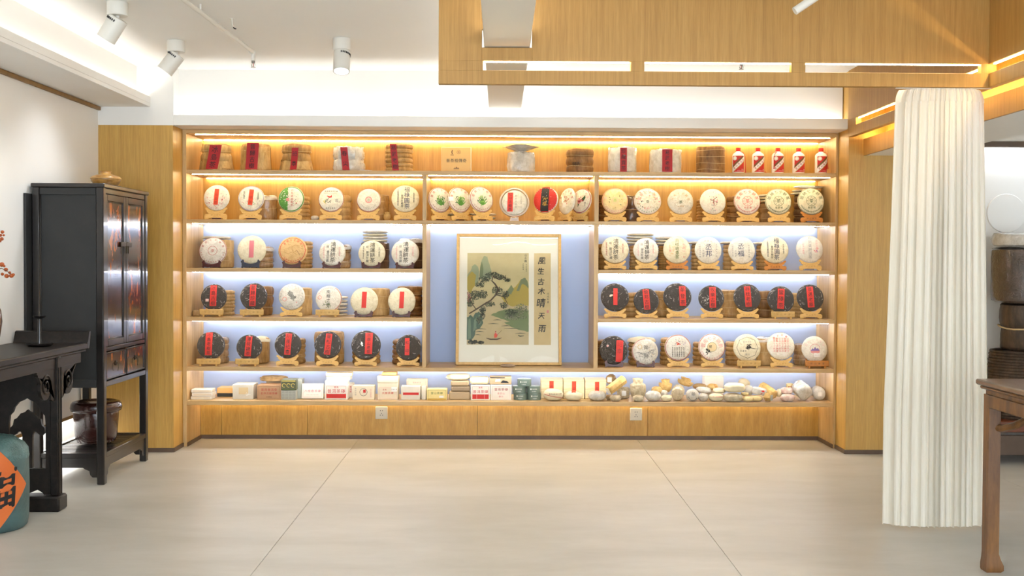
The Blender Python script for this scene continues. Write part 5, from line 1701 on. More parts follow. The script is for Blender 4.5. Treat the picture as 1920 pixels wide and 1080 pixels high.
def place_boxes():
    g = 'white tea slabs in a small stack'
    z = ZB + .0006
    for k, (dx, lb) in enumerate(((0, 'lowest white slab of the small stack beside the side board'), (2, 'middle white slab of the small stack beside the side board'), (1, 'top white slab of the small stack beside the side board'))):
        a, b = at(357.5 + dx, 745, 8.07), at(397 + dx, 745, 8.07)
        t = thing('tea_slab', lb, 'tea slab', ((a.x + b.x) / 2, 8.07, z + k * .0256), (0, 0, .02 * k), group=g)
        MB().box(-(b.x - a.x) / 2, (b.x - a.x) / 2, 0, .11, 0, .025, .003).build('wrapping', MAT['bx_white'], t)
        MB().box(-(b.x - a.x) / 2 + .012, (b.x - a.x) / 2 - .012, -.0008, -.0002, .008, .017).build('wrapper_seam', MAT['bx_beige'], t)
    t, w, h = tbox(407, 728, 437, 744, 8.24, .13, 'bx_dark', 'tan lidded box with black base at the shelf back')
    MB().box(-w / 2 - .002, w / 2 + .002, -.002, .132, h * .38, h + .003, .004).build('lid', MAT['bx_tan'], t)
    tbox(436, 721, 475, 749, 8.08, .16, 'bx_grey', 'grey-white film-wrapped carton with faint stamp', lambda p, w, h: (p.grid(-w * .2, w * .25, h * .35, h * .8, 'ltan', 1, 1), p.spots(8, 0, .02, ['white'], .003, .008, cx=w * .25, cy=h * .35)))
    tbox(482, 722, 527, 748.5, 8.08, .13, 'bx_brown', 'brown carton printed in red-brown characters', framed('brown', [('雲南普洱茶', .68, .2, 'brick'), ('勐海古樹茶磚', .43, .17, 'brick'), ('珍藏版', .18, .12, 'brown')]))
    tbox(499, 713, 526, 722, 8.22, .12, 'bx_kraft', 'olive slab behind the brown carton', None, 'tea_slab', cat='tea slab')
    t = crumple(489, 704, 539, 714, 8.24, 'kraft', 'folded kraft packet lying over the brown carton', 'tea_packet', sq=True, on=None)
    tbox(527, 732, 555, 750.5, 8.06, .12, 'bx_silver', 'silver-grey patterned carton under the green one', lambda p, w, h: p.spots(60, 0, .05, ['grey', 'white', 'dgreen'], .003, .007, cx=0, cy=h * .5, elong=1.6) if False else [p.glyph('印', -w * .36 + w * .24 * (i % 4), h * (.2 + .3 * (i // 4)), h * .28, 'grey') for i in range(12)])
    zz = at(540, 731.5, 8.06).z
    t, w, h = tbox(527, 712, 555, 731, 8.06, .12, 'bx_green', 'dark green carton with yellow scroll pattern', lambda p, w, h: ([p.ring(h * .14, h * .2, 'yellow', -w * .3 + w * .3 * i, h * .45, 14, 20, 300) for i in range(3)], p.grid(-w * .46, w * .46, h * .82, h * .92, 'yellow', 1, 1), p.grid(-w * .46, w * .46, h * .04, h * .1, 'olive', 1, 1)), on_shelf=False, z=zz)
    tbox(557, 711, 566, 748, 8.13, .10, 'bx_silver', 'narrow grey carton standing behind the green one')
    tbox(565, 719, 606, 748, 8.09, .035, 'bx_white', 'white leaning tea brick with faint red frame', framed('rose', [('雲南省勐海', .78, .10, 'palepink'), ('大樹春茶磚', .5, .2, 'pink'), ('易武古樹出品茶廠', .25, .09, 'palepink')]), leanx=.22)
    tbox(609, 721.5, 652, 748, 8.075, .09, 'bx_white', 'white tea brick with red characters and solid red band', framed('brick', [('雲南', .84, .14, 'red'), ('普洱茶磚', .58, .27, 'red')], (.12, .4, 'red')))
    z1_, = (at(630, 721, 8.1).z + .001,)
    t, w, h = tbox(609, 714, 652, 721, 8.09, .10, 'bx_white', 'white slab lying on the red-banded brick', None, 'tea_slab', on_shelf=False, z=z1_, cat='tea slab')
    t2, w, h2 = tbox(612, 706, 656, 714, 8.12, .10, 'bx_white', 'middle white slab piled on the red-banded brick', None, 'tea_slab', on_shelf=False, z=z1_ + h + .0008, yaw=-.05, cat='tea slab')
    t3, w, h3 = tbox(611, 699, 660, 706, 8.12, .10, 'bx_cream', 'topmost cream slab piled over the red-banded brick', None, 'tea_slab', on_shelf=False, z=z1_ + h + h2 + .0016, yaw=.06, cat='tea slab')
    tbox(653, 719, 662, 746, 8.22, .08, 'bx_white', 'white carton with red edge print tucked between bricks', lambda p, w, h: p.col('普洱茶', 0, h * .75, h * .16, 'red'))
    tbox(661, 723, 702, 748, 8.075, .08, 'bx_beige', 'beige brick with circled red square emblem', lambda p, w, h: (p.ring(h * .24, h * .265, 'ink', 0, h * .54, 30), p.grid(-h * .02, h * .16, h * .5, h * .72, 'red', 1, 1), p.col('易武古樹', -w * .36, h * .8, h * .12, 'grey', 1.2), p.col('勐海茶磚珍藏', w * .34, h * .72, h * .09, 'rose', 1.1)))
    tbox(708, 706, 746, 748.5, 8.075, .12, 'bx_beige', 'tall lidded carton with red characters and white tag', lambda p, w, h: (framed('rose', [])(p, w, h * .58), p.row('雲南省', -w * .1, h * .44, h * .07, 'red', 1.3), p.row('大樹茶磚', -.0 * w, h * .30, h * .11, 'red', 1.15), p.grid(w * .18, w * .46, h * .36, h * .55, 'white', 1, 1), p.row('5019', w * .32, h * .45, h * .075, 'ink', .8)), lid=.26)
    zc = at(727, 705, 8.075).z
    tbox(716, 698.5, 744, 705, 8.11, .08, 'bx_tan', 'small tan carton on top of the tall lidded carton', None, on_shelf=False, z=zc + .003)
    tbox(752, 724, 788, 748.5, 8.075, .08, 'bx_grey', 'grey-white brick with plain red band', lambda p, w, h: p.grid(-w * .4, w * .42, h * .36, h * .54, 'red', 1, 1))
    tbox(790, 724, 799, 747, 8.10, .08, 'bx_grey', 'grey brick edge behind the red-banded grey brick')
    tbox(762, 711, 801, 746, 8.20, .06, 'bx_beige', 'upright beige carton with thin red frame at the back', framed('rose', [('雲南普洱', .82, .1, 'rose')]))
    tbox(800, 729.5, 838, 750, 8.065, .09, 'bx_yellow', 'pale yellow box with grey characters', lambda p, w, h: (framed('olive', [('雲山茶磚', .64, .24, 'olive')])(p, w, h), p.grid(-w * .46, w * .46, h * .02, h * .16, 'gold', 1, 1), p.grid(w * .12, w * .34, h * .24, h * .42, 'white', 1, 1)))
    z0 = ZB + .0006
    for k, (u0, u1, v0, v1, m, lb) in enumerate(((842, 881, 734.5, 749.5, 'bx_kraft', 'lowest kraft-wrapped brick of the three-brick pile'), (846, 881, 724.5, 734, 'bx_kraft2', 'middle grey-brown brick of the three-brick pile'), (845, 879, 714.5, 724, 'bx_kraft', 'upper grey-brown brick of the three-brick pile'))):
        t, w, h = tbox(u0, v0, u1, v1, 8.09, .10, m, lb, None, 'tea_brick', on_shelf=False, z=z0, bev=.008, cat='tea brick')
        hh = at(u0, v0, 8.09).z
        z0 = max(z0 + h, hh) + .0015
    crumple(838, 700, 880, 714, 8.15, 'paper_cream', 'crumpled cream paper bag on top of the kraft bricks', 'paper_bag', on=z0)
    tbox(883, 722.5, 919, 749.5, 8.07, .10, 'bx_white', 'white brick with red characters and three-part red band', lambda p, w, h: (framed('brick', [('雲南', .86, .12, 'red'), ('普洱茶磚', .58, .23, 'red')], (.1, .4, 'red'))(p, w, h), p.grid(-w * .2, -w * .19, h * .1, h * .9, 'white', 1, 1), p.grid(w * .2, w * .21, h * .1, h * .9, 'white', 1, 1)))
    zq = at(900, 721.5, 8.07).z + .002
    tbox(881, 708, 917, 721, 8.10, .11, 'bx_cream', 'cream folded paper packet on the three-part red brick', None, 'tea_packet', on_shelf=False, z=zq, bev=.012, cat='packet')
    tbox(920, 722, 959, 749.5, 8.07, .09, 'bx_white', 'white brick with pale red characters in a frame', framed('pink', [('雲南茶磚', .72, .2, 'brick'), ('易武山', .46, .15, 'rose'), ('春尖', .26, .14, 'rose')]))
    zq = at(940, 721.5, 8.07).z + .002
    t, w, h = tbox(918, 707, 959, 721, 8.09, .11, 'bx_kraft', 'kraft packet with torn dark label beside the tins', lambda p, w, h: (p.grid(-w * .48, w * .2, h * .82, h * .98, 'ink', 1, 1), p.poly([(-w * .25, h * .35), (0, h * .4), (-w * .02, h * .75), (-w * .22, h * .7)], 'white'), p.poly([(0, h * .2), (w * .4, h * .15), (w * .3, h * .45), (w * .1, h * .55)], 'black')), 'tea_packet', on_shelf=False, z=zq, cat='packet')
    # green tins
    zt = [ZB + .0006, 0, 0]
    r = .0535
    zt[1] = zt[0] + .0535
    zt[2] = zt[1] + .0535
    hh = .0525
    for lv, u, lb in ((0, 976, 'green tea tin at lower row beside the white brick'), (0, 1001.5, 'green tea tin at lower row beside the wooden box'), (1, 974, 'green tea tin in upper row over the white brick side'), (1, 1000.2, 'green tea tin in upper row over the wooden box side'), (2, 983, 'topmost green tea tin crowning the little pyramid')):
        Y = 8.13
        P = at(u, 740, Y)
        t = thing('tea_tin', lb, 'tin', (P.x, Y, zt[lv]), (0, 0, RND.uniform(-.15, .15)), group='green tea tins in a pyramid')
        MB().lathe([(0, 0), (r - .002, 0), (r - .001, .001), (r - .001, .036), (0, .036)], 36).build('tin_body', MAT['tin_green'], t)
        MB().lathe([(0, .0362), (r, .0362), (r, hh - .001), (r - .002, hh), (0, hh)], 36).build('lid', MAT['tin_green'], t)
        rr = r + .0004
        p = Print(lambda x, y, k: (rr * math.sin(x / rr), -rr * math.cos(x / rr), y))
        p.grid(-.028, -.019, .026, .037, 'white', 2, 1)
        p.row('普洱陳香', .006, .032, .0085, 'white', 1.1)
        p.row('勐海縣茶廠', .0, .014, .0055, 'white', 1.2)
        p.build('print', t)
    # three pale wooden boxes with red strips
    for k, (u0, u1, lb, s0, s1) in enumerate(((1014.5, 1055.5, 'pale wooden box with red strip behind the ribboned lump', 714.5, 728), (1056.5, 1096, 'middle pale wooden box with long red strip', 715, 734), (1097, 1137, 'pale wooden box with red strip behind the silver lump', 716, 733))):
        t, w, h = tbox(u0, 711.5, u1, 749, 8.185, .16, 'boxwood', lb, None, 'wooden_box', group='pale wooden tea boxes')
        MB().box(-w / 2 + .001, w / 2 - .001, -.0012, -.0004, h - .012, h - .0105).build('lid_seam', MAT['bx_kraft2'], t)
        zz0, zz1 = at(u0, s1, 8.185).z - ZB, at(u0, s0, 8.185).z - ZB
        strip_flat(t, [-.004, 0, .01][k], -.0016, zz0, zz1, .033, '珍藏', 0, 'orange', 'brick')


# ------------------------------------------------------------------ wrapped tea lumps
def blob_mesh(w, d, h, seed, mat, flat=.12, rough=.05, top=0.0, n=44, m=16, power=2.2):
    """cushion-like lump with a flat foot; top > 0 draws it up into a twisted neck"""
    rn = random.Random(seed)
    off = Vector((rn.uniform(0, 50), rn.uniform(0, 50), rn.uniform(0, 50)))
    prof_ = [(0, 0)]
    for j in range(1, m):
        f = j / m
        z = f
        r = (1 - abs(2 * f - 1) ** power) ** (1 / power)
        if f < .5:
            r = max(r, .0) * (1 - flat) + flat * 1.0 if f > 0 else r
        if top and f > 1 - top:
            r = r * .35 + .22 + .25 * ((f - (1 - top)) / top) ** 2
        prof_.append((r, z))
    prof_.append((0, 1))
    mb = MB().lathe(prof_, n)
    out = []
    for x, y, z in mb.v:
        v = Vector((x, y, z * 2))
        q = mnoise.noise(v * 1.6 + off) * rough * 1.6 + mnoise.noise(v * 4.2 + off) * rough * .8
        a = math.atan2(y, x)
        k = 1 + q
        k += .022 * math.sin(13 * a + 5 * mnoise.noise(v * 1.2 + off)) * (.25 + abs(z - .35)) + .012 * abs(mnoise.noise(v * 7 + off))
        if top and z > 1 - top:
            k += .16 * math.sin(6 * a + z * 9)
        zz = z + (q * .5 if z > .1 else 0)
        out.append((x * k * w / 2, y * k * d / 2, max(0, zz) * h))
    mb.v = out
    return mb


def lump(u0, v0, u1, v1, label, mat='paper_small', Y=8.09, depth=None, top=0.0, rough=.05, base=None, power=2.2, draw=None, tilt=0, name='wrapped_tea_lump', flat=.12):
    a, b = at(u0, v1, Y), at(u1, v0, Y)
    w = b.x - a.x
    z0 = ZB + .0008 if base is None else (a.z if base == 'px' else base)
    h = max(.02, b.z - z0)
    d = depth or w * .95
    t = thing(name, label, 'tea lump', ((a.x + b.x) / 2, Y, z0), (0, tilt, 0), group='paper-wrapped tea lumps heaped on the bottom shelf')
    blob_mesh(w, d, h, int(u0 * 5 + v0), mat, flat, rough, top, power=power).build('wrapping', MAT[mat], t, 70)
    if draw:
        p = Print(lambda x, y, k: (x * w, -d / 2 * (1 - min(1, (2 * x) ** 2 + (2 * y - 1) ** 2 * .9)) ** .5 - .004 - .0004 * k, y * h), int(u0))
        draw(p)
        p.build('print', t)
    return t


def crumple(u0, v0, u1, v1, Y, mat, label, name, sq=False, on=None):
    a, b = at(u0, v1, Y), at(u1, v0, Y)
    z0 = a.z if on is None else on
    w, h = b.x - a.x, max(.02, b.z - z0)
    t = thing(name, label, 'packet', ((a.x + b.x) / 2, Y, z0), group='loose paper packets on the bottom shelf')
    blob_mesh(w, .10, h, int(u0 + v0), mat, .5 if sq else .2, .10, 0, 36, 14, 5 if sq else 3).build('wrapping', MAT[mat], t, 40)
    return t


def roll(ua, va, ub, vb, rpx, label, mat, Ya=8.06, Yb=8.2, sides=14, end=None, endcol='bx_white', rough=.0):
    """paper roll from its end facing the room (ua, va) to its far end"""
    A, B = at(ua, va, Ya), at(ub, vb, Yb)
    r = rpx * mpp(Ya)
    A.z = max(A.z, ZB + r * 1.05 + .0025)
    B.z = max(B.z, ZB + r * 1.05 + .0025)
    d = B - A
    t = thing('tea_roll', label, 'tea roll', A, d.to_track_quat('Y', 'Z').to_euler(), group='rolls of wrapped tea on the bottom shelf')
    L = d.length
    M = Matrix.Rotation(-math.pi / 2, 4, 'X')
    rn = random.Random(int(ua * 3))
    ph = rn.uniform(0, 6)
    pr = [(0, -.002), (r * .55, -.002), (r * .9, .003), (r, .012), (r * 1.01, L * .3), (r * .99, L * .6), (r, L * .94), (r * .85, L), (0, L)]
    MB().lathe(pr, sides, M, 0, lambda a, j: (1 + (.03 + rough) * math.sin(3 * a + j + ph) * (1 if sides > 10 else .3), 0)).build('wrapping', MAT[mat], t, 70 if sides > 10 else 20)
    if end:
        s = r * end
        MB().box(-s, s, -.0042, -.0028, -s * 1.1, s * 1.1).build('end_label', MAT[endcol], t)
    for k in (.35, .68):
        MB().tube([(r * 1.02 * math.cos(a), L * k, r * 1.02 * math.sin(a)) for a in [6.283 * i / 18 for i in range(19)]], .0012, 4, 0, False).build('fold_band', MAT[mat], t)
    return t


def place_lumps():
    t = lump(1019, 728.5, 1056, 751, 'cream domed tea lump crossed by dark red ribbon', 'paper_cream', 8.085, .13, flat=.2)
    W, H = 37 * mpp(8.085), 22.5 * mpp(8.085)
    MB().tube([(W * (-.46 + .92 * i / 10), -.068 * math.sqrt(max(.04, 1 - (-.9 + 1.8 * i / 10) ** 2)) - .003, H * (.56 - .03 * i)) for i in range(11)], .0022, 6).build('ribbon', INK['brick'], t)
    p = Print(lambda x, y, k: (x, -.069 * math.sqrt(max(.05, 1 - (x / (W / 2)) ** 2)) - .004, y))
    p.row('勐海古樹春茶珍藏', .012, H * .62, .011, 'ink', 1.1)
    p.build('print', t)
    t = lump(1058, 733, 1092, 751.5, 'cream tea lump with orange strip on its crown', 'paper_cream', 8.085, .12, flat=.2)
    strip_flat(t, 0, -.054, .024, .082, .032, '', 0, 'orange', bend=lambda z: -.0 if z < .05 else -(z - .05) * .9)
    t = lump(1103, 732.5, 1136, 752, 'silver-white film tea lump before the wooden box', 'paper_silver', 8.085, .12, flat=.2)
    # rolls beside the boxes
    roll(1141, 733, 1170, 711, 9.5, 'tan diagonal tea roll with white end label lying over others', 'kraft_yellow', 8.06, 8.12, 8, .62)
    roll(1143, 712, 1147, 709, 8.5, 'short brown tea roll behind the diagonal one', 'kraft', 8.22, 8.32, 10, .5)
    lump(1157, 725, 1181, 751, 'squarish brown-white tea roll standing with pale label', 'paper_small', 8.21, .08, power=4, draw=lambda p: p.grid(-.18, .16, .12, .88, 'white', 2, 4), rough=.04)
    lump(1143, 740, 1164.5, 752.5, 'small tan tea lump in front of the diagonal roll', 'paper_small', 8.055, .08)
    lump(1136, 741, 1146, 751, 'tiny brown tea lump tucked under the diagonal roll', 'kraft', 8.12, .05)
    lump(1181, 708, 1211, 750, 'tall gourd-shaped tea lump tied at the neck', 'paper_small', 8.12, .11, top=.28, rough=.07)
    lump(1186, 741, 1207, 754, 'small tan tea lump before the gourd-shaped one', 'paper_small', 8.04, .075)
    lump(1210, 732.5, 1239.5, 753.5, 'round white tea lump left of the beige roll', 'paper_white_small', 8.07, .11)
    lump(1221, 724, 1242, 742, 'kraft tea lump half hidden behind round white lump', 'kraft_yellow', 8.17, .08, base=ZB + .03)
    lump(1236, 710, 1260, 735, 'kraft packet with twisted crumpled top, nearer the gourd', 'kraft_yellow', 8.20, .08, top=.35, rough=.12, base=ZB + .05)
    lump(1239, 731, 1252, 744, 'small white tea lump resting behind the cream one', 'paper_white_small', 8.14, .06, base=ZB + .02)
    lump(1239, 740.5, 1260, 754, 'small cream oval tea lump beside the beige roll', 'paper_cream', 8.06, .08)
    roll(1270, 743, 1272, 731, 11.8, 'thick beige tea roll facing the room, folded octagon end', 'paper_small', 8.06, 8.22, 10, None)
    lump(1268, 707, 1297, 730, 'second kraft packet with ragged twisted top', 'kraft_yellow', 8.30, .07, top=.4, rough=.14, base=ZB + .09, tilt=.3)
    lump(1286, 729, 1310, 754, 'white tea lump printed with ink emblem and ring text', 'paper_white_small', 8.06, .07, draw=lambda p: (p.glyph('印', 0.02, .62, .3, 'ink'), [p.glyph(c, .36 * math.cos(math.radians(200 + 18 * i)), .5 + .42 * math.sin(math.radians(200 + 18 * i)), .12, 'ink') for i, c in enumerate('勐海古樹春茶珍藏')]))
    lump(1304, 725, 1333, 743, 'white tea lump tilted on top of a smaller one', 'paper_white_small', 8.16, .08, base=ZB + .048, tilt=.1)
    lump(1309, 737, 1328, 753, 'small grey-white tea lump under the tilted one', 'paper_silver', 8.07, .08)
    lump(1299, 719, 1325, 735, 'kraft tea lump peeking over the tilted white one', 'kraft', 8.24, .08, base=ZB + .07)
    lump(1329, 737.5, 1356.5, 754, 'cream tea lump with brown edge, front row', 'paper_cream', 8.065, .10, draw=lambda p: p.grid(-.3, .3, .62, .7, 'rose', 6, 1))
    lump(1336, 727, 1360, 742, 'cream tea lump above the brown-edged one', 'paper_cream', 8.12, .09, base=ZB + .055)
    lump(1326, 719, 1346, 734, 'brown tea lump with small red seal at the back', 'kraft_yellow', 8.22, .08, base=ZB + .065, draw=lambda p: p.grid(.1, .35, .6, .9, 'red', 1, 1))
    tbox(1320, 705, 1357, 746, 8.30, .08, 'bx_white', 'white carton standing behind the heaped tea lumps')
    lump(1357, 737.5, 1392, 755, 'large glossy beige tea lump, front row', 'paper_small', 8.06, .13, power=2.8)
    lump(1358, 718, 1397, 738.5, 'large cream tea lump stacked on glossy beige one', 'paper_cream', 8.09, .13, base=ZB + .067, power=2.6)
    lump(1381, 709, 1403, 730, 'cream tea lump tilted up behind the stacked pair', 'paper_cream', 8.31, .05, base=ZB + .07, tilt=.3)
    lump(1395, 722, 1412, 742, 'pale tea lump between the stacked pair and red cube', 'paper_white_small', 8.19, .08, base=ZB + .03)
    lump(1392, 742.5, 1412.5, 755.5, 'small speckled yellow tea lump, front row', 'paper_yellow', 8.045, .08, draw=lambda p: p.spots(10, 0, .3, ['ink', 'brown'], .01, .03, cy=.6))
    lump(1389, 735, 1404, 746, 'small yellow tea lump behind the speckled one', 'paper_yellow', 8.10, .06, base=ZB + .04)
    lump(1407, 742, 1429, 754, 'small golden tea lump with brown rim line', 'paper_yellow', 8.07, .08)
    t = lump(1409, 726, 1436, 745, 'white and red cube-wrapped tea lump with red seal', 'paper_white_small', 8.10, .08, base=ZB + .045, power=4, tilt=.18, draw=lambda p: (p.grid(.05, .26, .52, .85, 'red', 2, 2), p.spots(9, 0, .3, ['rose', 'red'], .02, .06, cx=-.1, cy=.25)))
    roll(1452, 741, 1428, 724, 9.5, 'long yellow tea roll lying across the heap', 'kraft_yellow', 8.10, 8.22, 8)
    roll(1446, 747.5, 1434, 744, 7.6, 'short orange tea roll with grey square end', 'kraft_yellow', 8.025, 8.06, 4, .62, 'bx_silver')
    lump(1463, 738.5, 1490, 754.5, 'pink and white domed tea lump, front row', 'paper_pink', 8.065, .10)
    lump(1464, 726, 1486, 740, 'pink-printed tea lump behind the domed pink one', 'paper_pink', 8.16, .08, base=ZB + .045, power=3)
    lump(1474, 718, 1487, 731, 'small yellow and red packet behind the silver roll', 'paper_yellow', 8.24, .05, base=ZB + .075, power=4, draw=lambda p: p.grid(-.3, .2, .2, .5, 'red', 1, 1))
    roll(1510, 738, 1497, 726, 14.5, 'largest silver film tea roll near the shelf end', 'paper_silver', 8.07, 8.21, 20, None, 'bx_white', .03)
    roll(1537, 740, 1531, 734, 11.5, 'green-flecked white tea roll at the very shelf end', 'paper_white_small', 8.11, 8.25, 18, .3)
    lump(1521, 726, 1531, 740, 'small brown lump between the last two rolls', 'kraft', 8.26, .06, base=ZB + .06)
    lump(1455, 729, 1467, 746, 'pale round lump behind the yellow roll end', 'paper_cream', 8.18, .06, base=ZB + .02)


place_boxes()
place_lumps()

# loose packets on the upper shelves
lump(583, 404, 598, 410, 'small white paper scrap beside fourth cake stand, second shelf', 'paper_white_small', 8.16, .05, base=SHELF[2][1] + .0006, name='paper_scrap')
lump(719, 397, 733, 411, 'small gold twist packet beside fifth cake stand, second shelf', 'kraft_yellow', 8.20, .05, base=SHELF[2][1] + .0006, top=.3, name='twist_packet')
lump(361, 581, 377, 591, 'small brown-white packet in the corner of fourth shelf', 'kraft', 8.13, .06, base=SHELF[4][1] + .0006, power=4, name='tea_packet')


# ------------------------------------------------------------------ black lacquer cabinet
def _lacquer_door():
    t = NT('worn_lacquer_door')
    vec = t.coord((1, 1, .38))
    f = t.noise(vec, 13, 5, .65, .8)
    g = t.noise(t.coord((1, 1, 1)), 5, 3, .5)
    base = t.ramp(g, [(.3, '#1d1210'), (.6, '#33201b'), (.8, '#45291f')])
    m1 = t.ramp(f, [(.55, (0, 0, 0)), (.60, (1, 1, 1))])
    pat = t.ramp(g, [(.3, '#7a2d1a'), (.55, '#b3622c'), (.7, '#8a3422')])
    t.set(base=t.mix(m1, base, pat), rough=.24, coat=.6, coatr=.12)
    t.bump(f, .08, .002)
    return t.mat


MAT['lacquer'] = m_plain('black_lacquer', '#191615', '#26201d', .28, 9, coat=.3)
MAT['lacquer_matt'] = m_plain('charcoal_side', '#242423', '#2b2a29', .62, 7, bump=.05)
MAT['lacquer_door'] = _lacquer_door()
MAT['brass_dark'] = m_plain('dark_brass', '#3c3324', None, .4, metal=.8)

cx0, cx1, cy0, cy1, cz = -2.893, -2.452, 6.62, 7.45, 1.872
cab = thing('lacquer_cabinet', 'tall black lacquer cabinet with worn painted doors standing by the white wall', 'cabinet', (-2.67, 7.03, 0))
CO = Vector((2.67, -7.03, 0))


def cb(name, x0, x1, y0, y1, z0, z1, m='lacquer', b=.003, parent=None):
    return MB().box(x0 + CO.x, x1 + CO.x, y0 + CO.y, y1 + CO.y, z0, z1, b).build(name, MAT[m], parent or cab)


pw = .048
for x0 in (cx0, cx1 - pw):
    for y0 in (cy0, cy1 - pw):
        cb('leg', x0, x0 + pw, y0, y0 + pw, 0, 1.85, 'lacquer', .006)
cb('top_board', cx0 - .004, cx1 + .008, cy0 - .006, cy1 + .006, 1.845, cz, 'lacquer', .005)
for y0, y1, nm in ((cy0 + .016, cy0 + .026, 'side_panel'), (cy1 - .026, cy1 - .016, 'side_panel')):
    cb(nm, cx0 + pw, cx1 - pw, y0, y1, .62, 1.845, 'lacquer_matt', 0)
for z0, z1 in ((1.80, 1.845), (.605, .655)):
    cb('side_rail', cx0 + pw, cx1 - pw, cy0 + .004, cy0 + .034, z0, z1, 'lacquer_matt')
for x0, x1 in ((cx0 + pw, cx0 + pw + .006),):
    cb('side_bead', x0, x1, cy0 + .006, cy0 + .020, .655, 1.80, 'lacquer')
cb('back_panel', cx0 + .01, cx0 + .02, cy0 + pw, cy1 - pw, .62, 1.845, 'lacquer_matt', 0)
cb('bottom_board', cx0 + .02, cx1 - .01, cy0 + .03, cy1 - .03, .605, .625, 'lacquer', 0)
cb('front_rail', cx1 - .035, cx1 - .006, cy0 + pw, cy1 - pw, 1.812, 1.845, 'lacquer')
cb('front_rail', cx1 - .035, cx1 - .006, cy0 + pw, cy1 - pw, .826, .852, 'lacquer')
cb('front_rail', cx1 - .035, cx1 - .002, cy0 + pw, cy1 - pw, .607, .640, 'lacquer')
ym = (cy0 + cy1) / 2
for k, (a, b_) in enumerate(((cy0 + pw + .002, ym - .0015), (ym + .0015, cy1 - pw - .002))):
    z0, z1, sw = .855, 1.810, .042
    mb = MB()
    X0, X1 = cx1 - .03 + CO.x, cx1 - .006 + CO.x
    A, B = a + CO.y, b_ + CO.y
    mb.box(X0, X1, A, A + sw, z0, z1, .003).box(X0, X1, B - sw, B, z0, z1, .003).box(X0, X1, A + sw, B - sw, z0, z0 + sw, .003).box(X0, X1, A + sw, B - sw, z1 - sw, z1, .003)
    d = mb.build('door', MAT['lacquer'], cab)
    cb('door_panel', cx1 - .026, cx1 - .014, a + sw, b_ - sw, z0 + sw, z1 - sw, 'lacquer_door', 0, d)
    mb = MB()
    for q in ((A + sw, A + sw + .008, z0 + sw, z1 - sw), (B - sw - .008, B - sw, z0 + sw, z1 - sw), (A + sw, B - sw, z0 + sw, z0 + sw + .008), (A + sw, B - sw, z1 - sw - .008, z1 - sw)):
        mb.box(X1 - .014, X1 - .006, q[0], q[1], q[2], q[3], .002)
    mb.build('moulding', MAT['lacquer'], d)
    zl = 1.50
    cb('lock_plate', cx1 - .006, cx1 - .001, (b_ - .10 if k == 0 else a), (b_ if k == 0 else a + .10), zl - .016, zl + .016, 'brass_dark', .003, d)
    cb('pull', cx1 - .001, cx1 + .006, (b_ - .02 if k == 0 else a + .012), (b_ - .012 if k == 0 else a + .02), zl - .06, zl - .01, 'brass_dark', .002, d)
    dr = cb('drawer', cx1 - .03, cx1 - .010, a + .004, b_ - .004, .646, .820, 'lacquer_door', .004)
    mb = MB()
    for q in ((A + .006, A + .016, .648, .818), (B - .016, B - .006, .648, .818), (A + .006, B - .006, .648, .658), (A + .006, B - .006, .808, .818)):
        mb.box(X1 - .006, X1 + .002, q[0], q[1], q[2], q[3], .002)
    mb.build('drawer_edge', MAT['lacquer'], dr)
    yc = (a + b_) / 2 + CO.y
    mb = MB().lathe([(0, 0), (.016, 0), (.016, .004), (0, .006)], 14, Matrix.Translation((X1 - .003, yc, .74)) @ Matrix.Rotation(math.pi / 2, 4, 'Y'))
    mb.tube([(X1 + .004, yc, .742), (X1 + .014, yc - .003, .735), (X1 + .016, yc - .006, .705), (X1 + .010, yc - .004, .69)], .003, 6)
    mb.build('drawer_pull', MAT['brass_dark'], dr)
# open slatted shelf and shaped aprons under the body
for y0, y1 in ((cy0 + .004, cy0 + pw - .006), (cy1 - pw + .006, cy1 - .004)):
    cb('shelf_rail', cx0 + pw, cx1 - pw, y0, y1, .165, .197)
for x0, x1 in ((cx0 + .004, cx0 + pw - .006), (cx1 - pw + .004, cx1 - .002)):
    cb('shelf_rail', x0, x1, cy0 + pw, cy1 - pw, .165, .197)
n = 17
for i in range(n):
    y = cy0 + pw + .012 + (cy1 - cy0 - 2 * pw - .024) * i / (n - 1)
    cb('slat', cx0 + pw - .006, cx1 - pw + .004, y - .010, y + .010, .176, .190, 'lacquer', .002)


def apron(L):
    return [(-L / 2, .165), (L / 2, .165), (L / 2, .045), (L / 2 - .03, .045), (L / 2 - .045, .06), (L / 2 - .05, .085), (L / 2 - .075, .095), (L / 2 - .09, .105), (-L / 2 + .09, .105), (-L / 2 + .075, .095), (-L / 2 + .05, .085), (-L / 2 + .045, .06), (-L / 2 + .03, .045), (-L / 2, .045)]


Lx, Ly = cx1 - cx0 - 2 * pw, cy1 - cy0 - 2 * pw
for y in (cy0 + .015, cy1 - .03):
    MB().prism(apron(Lx), 0, .012, 0, Matrix.Translation(((cx0 + cx1) / 2 + CO.x, y + CO.y, 0))).build('apron', MAT['lacquer'], cab)
MB().prism(apron(Ly), 0, .012, 0, Matrix.Translation((cx1 - .012 + CO.x, ym + CO.y, 0)) @ Matrix.Rotation(math.pi / 2, 4, 'Z')).build('apron', MAT['lacquer'], cab)

cb('back_board', -2.911, -2.896, 6.55, 7.43, .60, 1.805, 'lacquer_matt', .001)

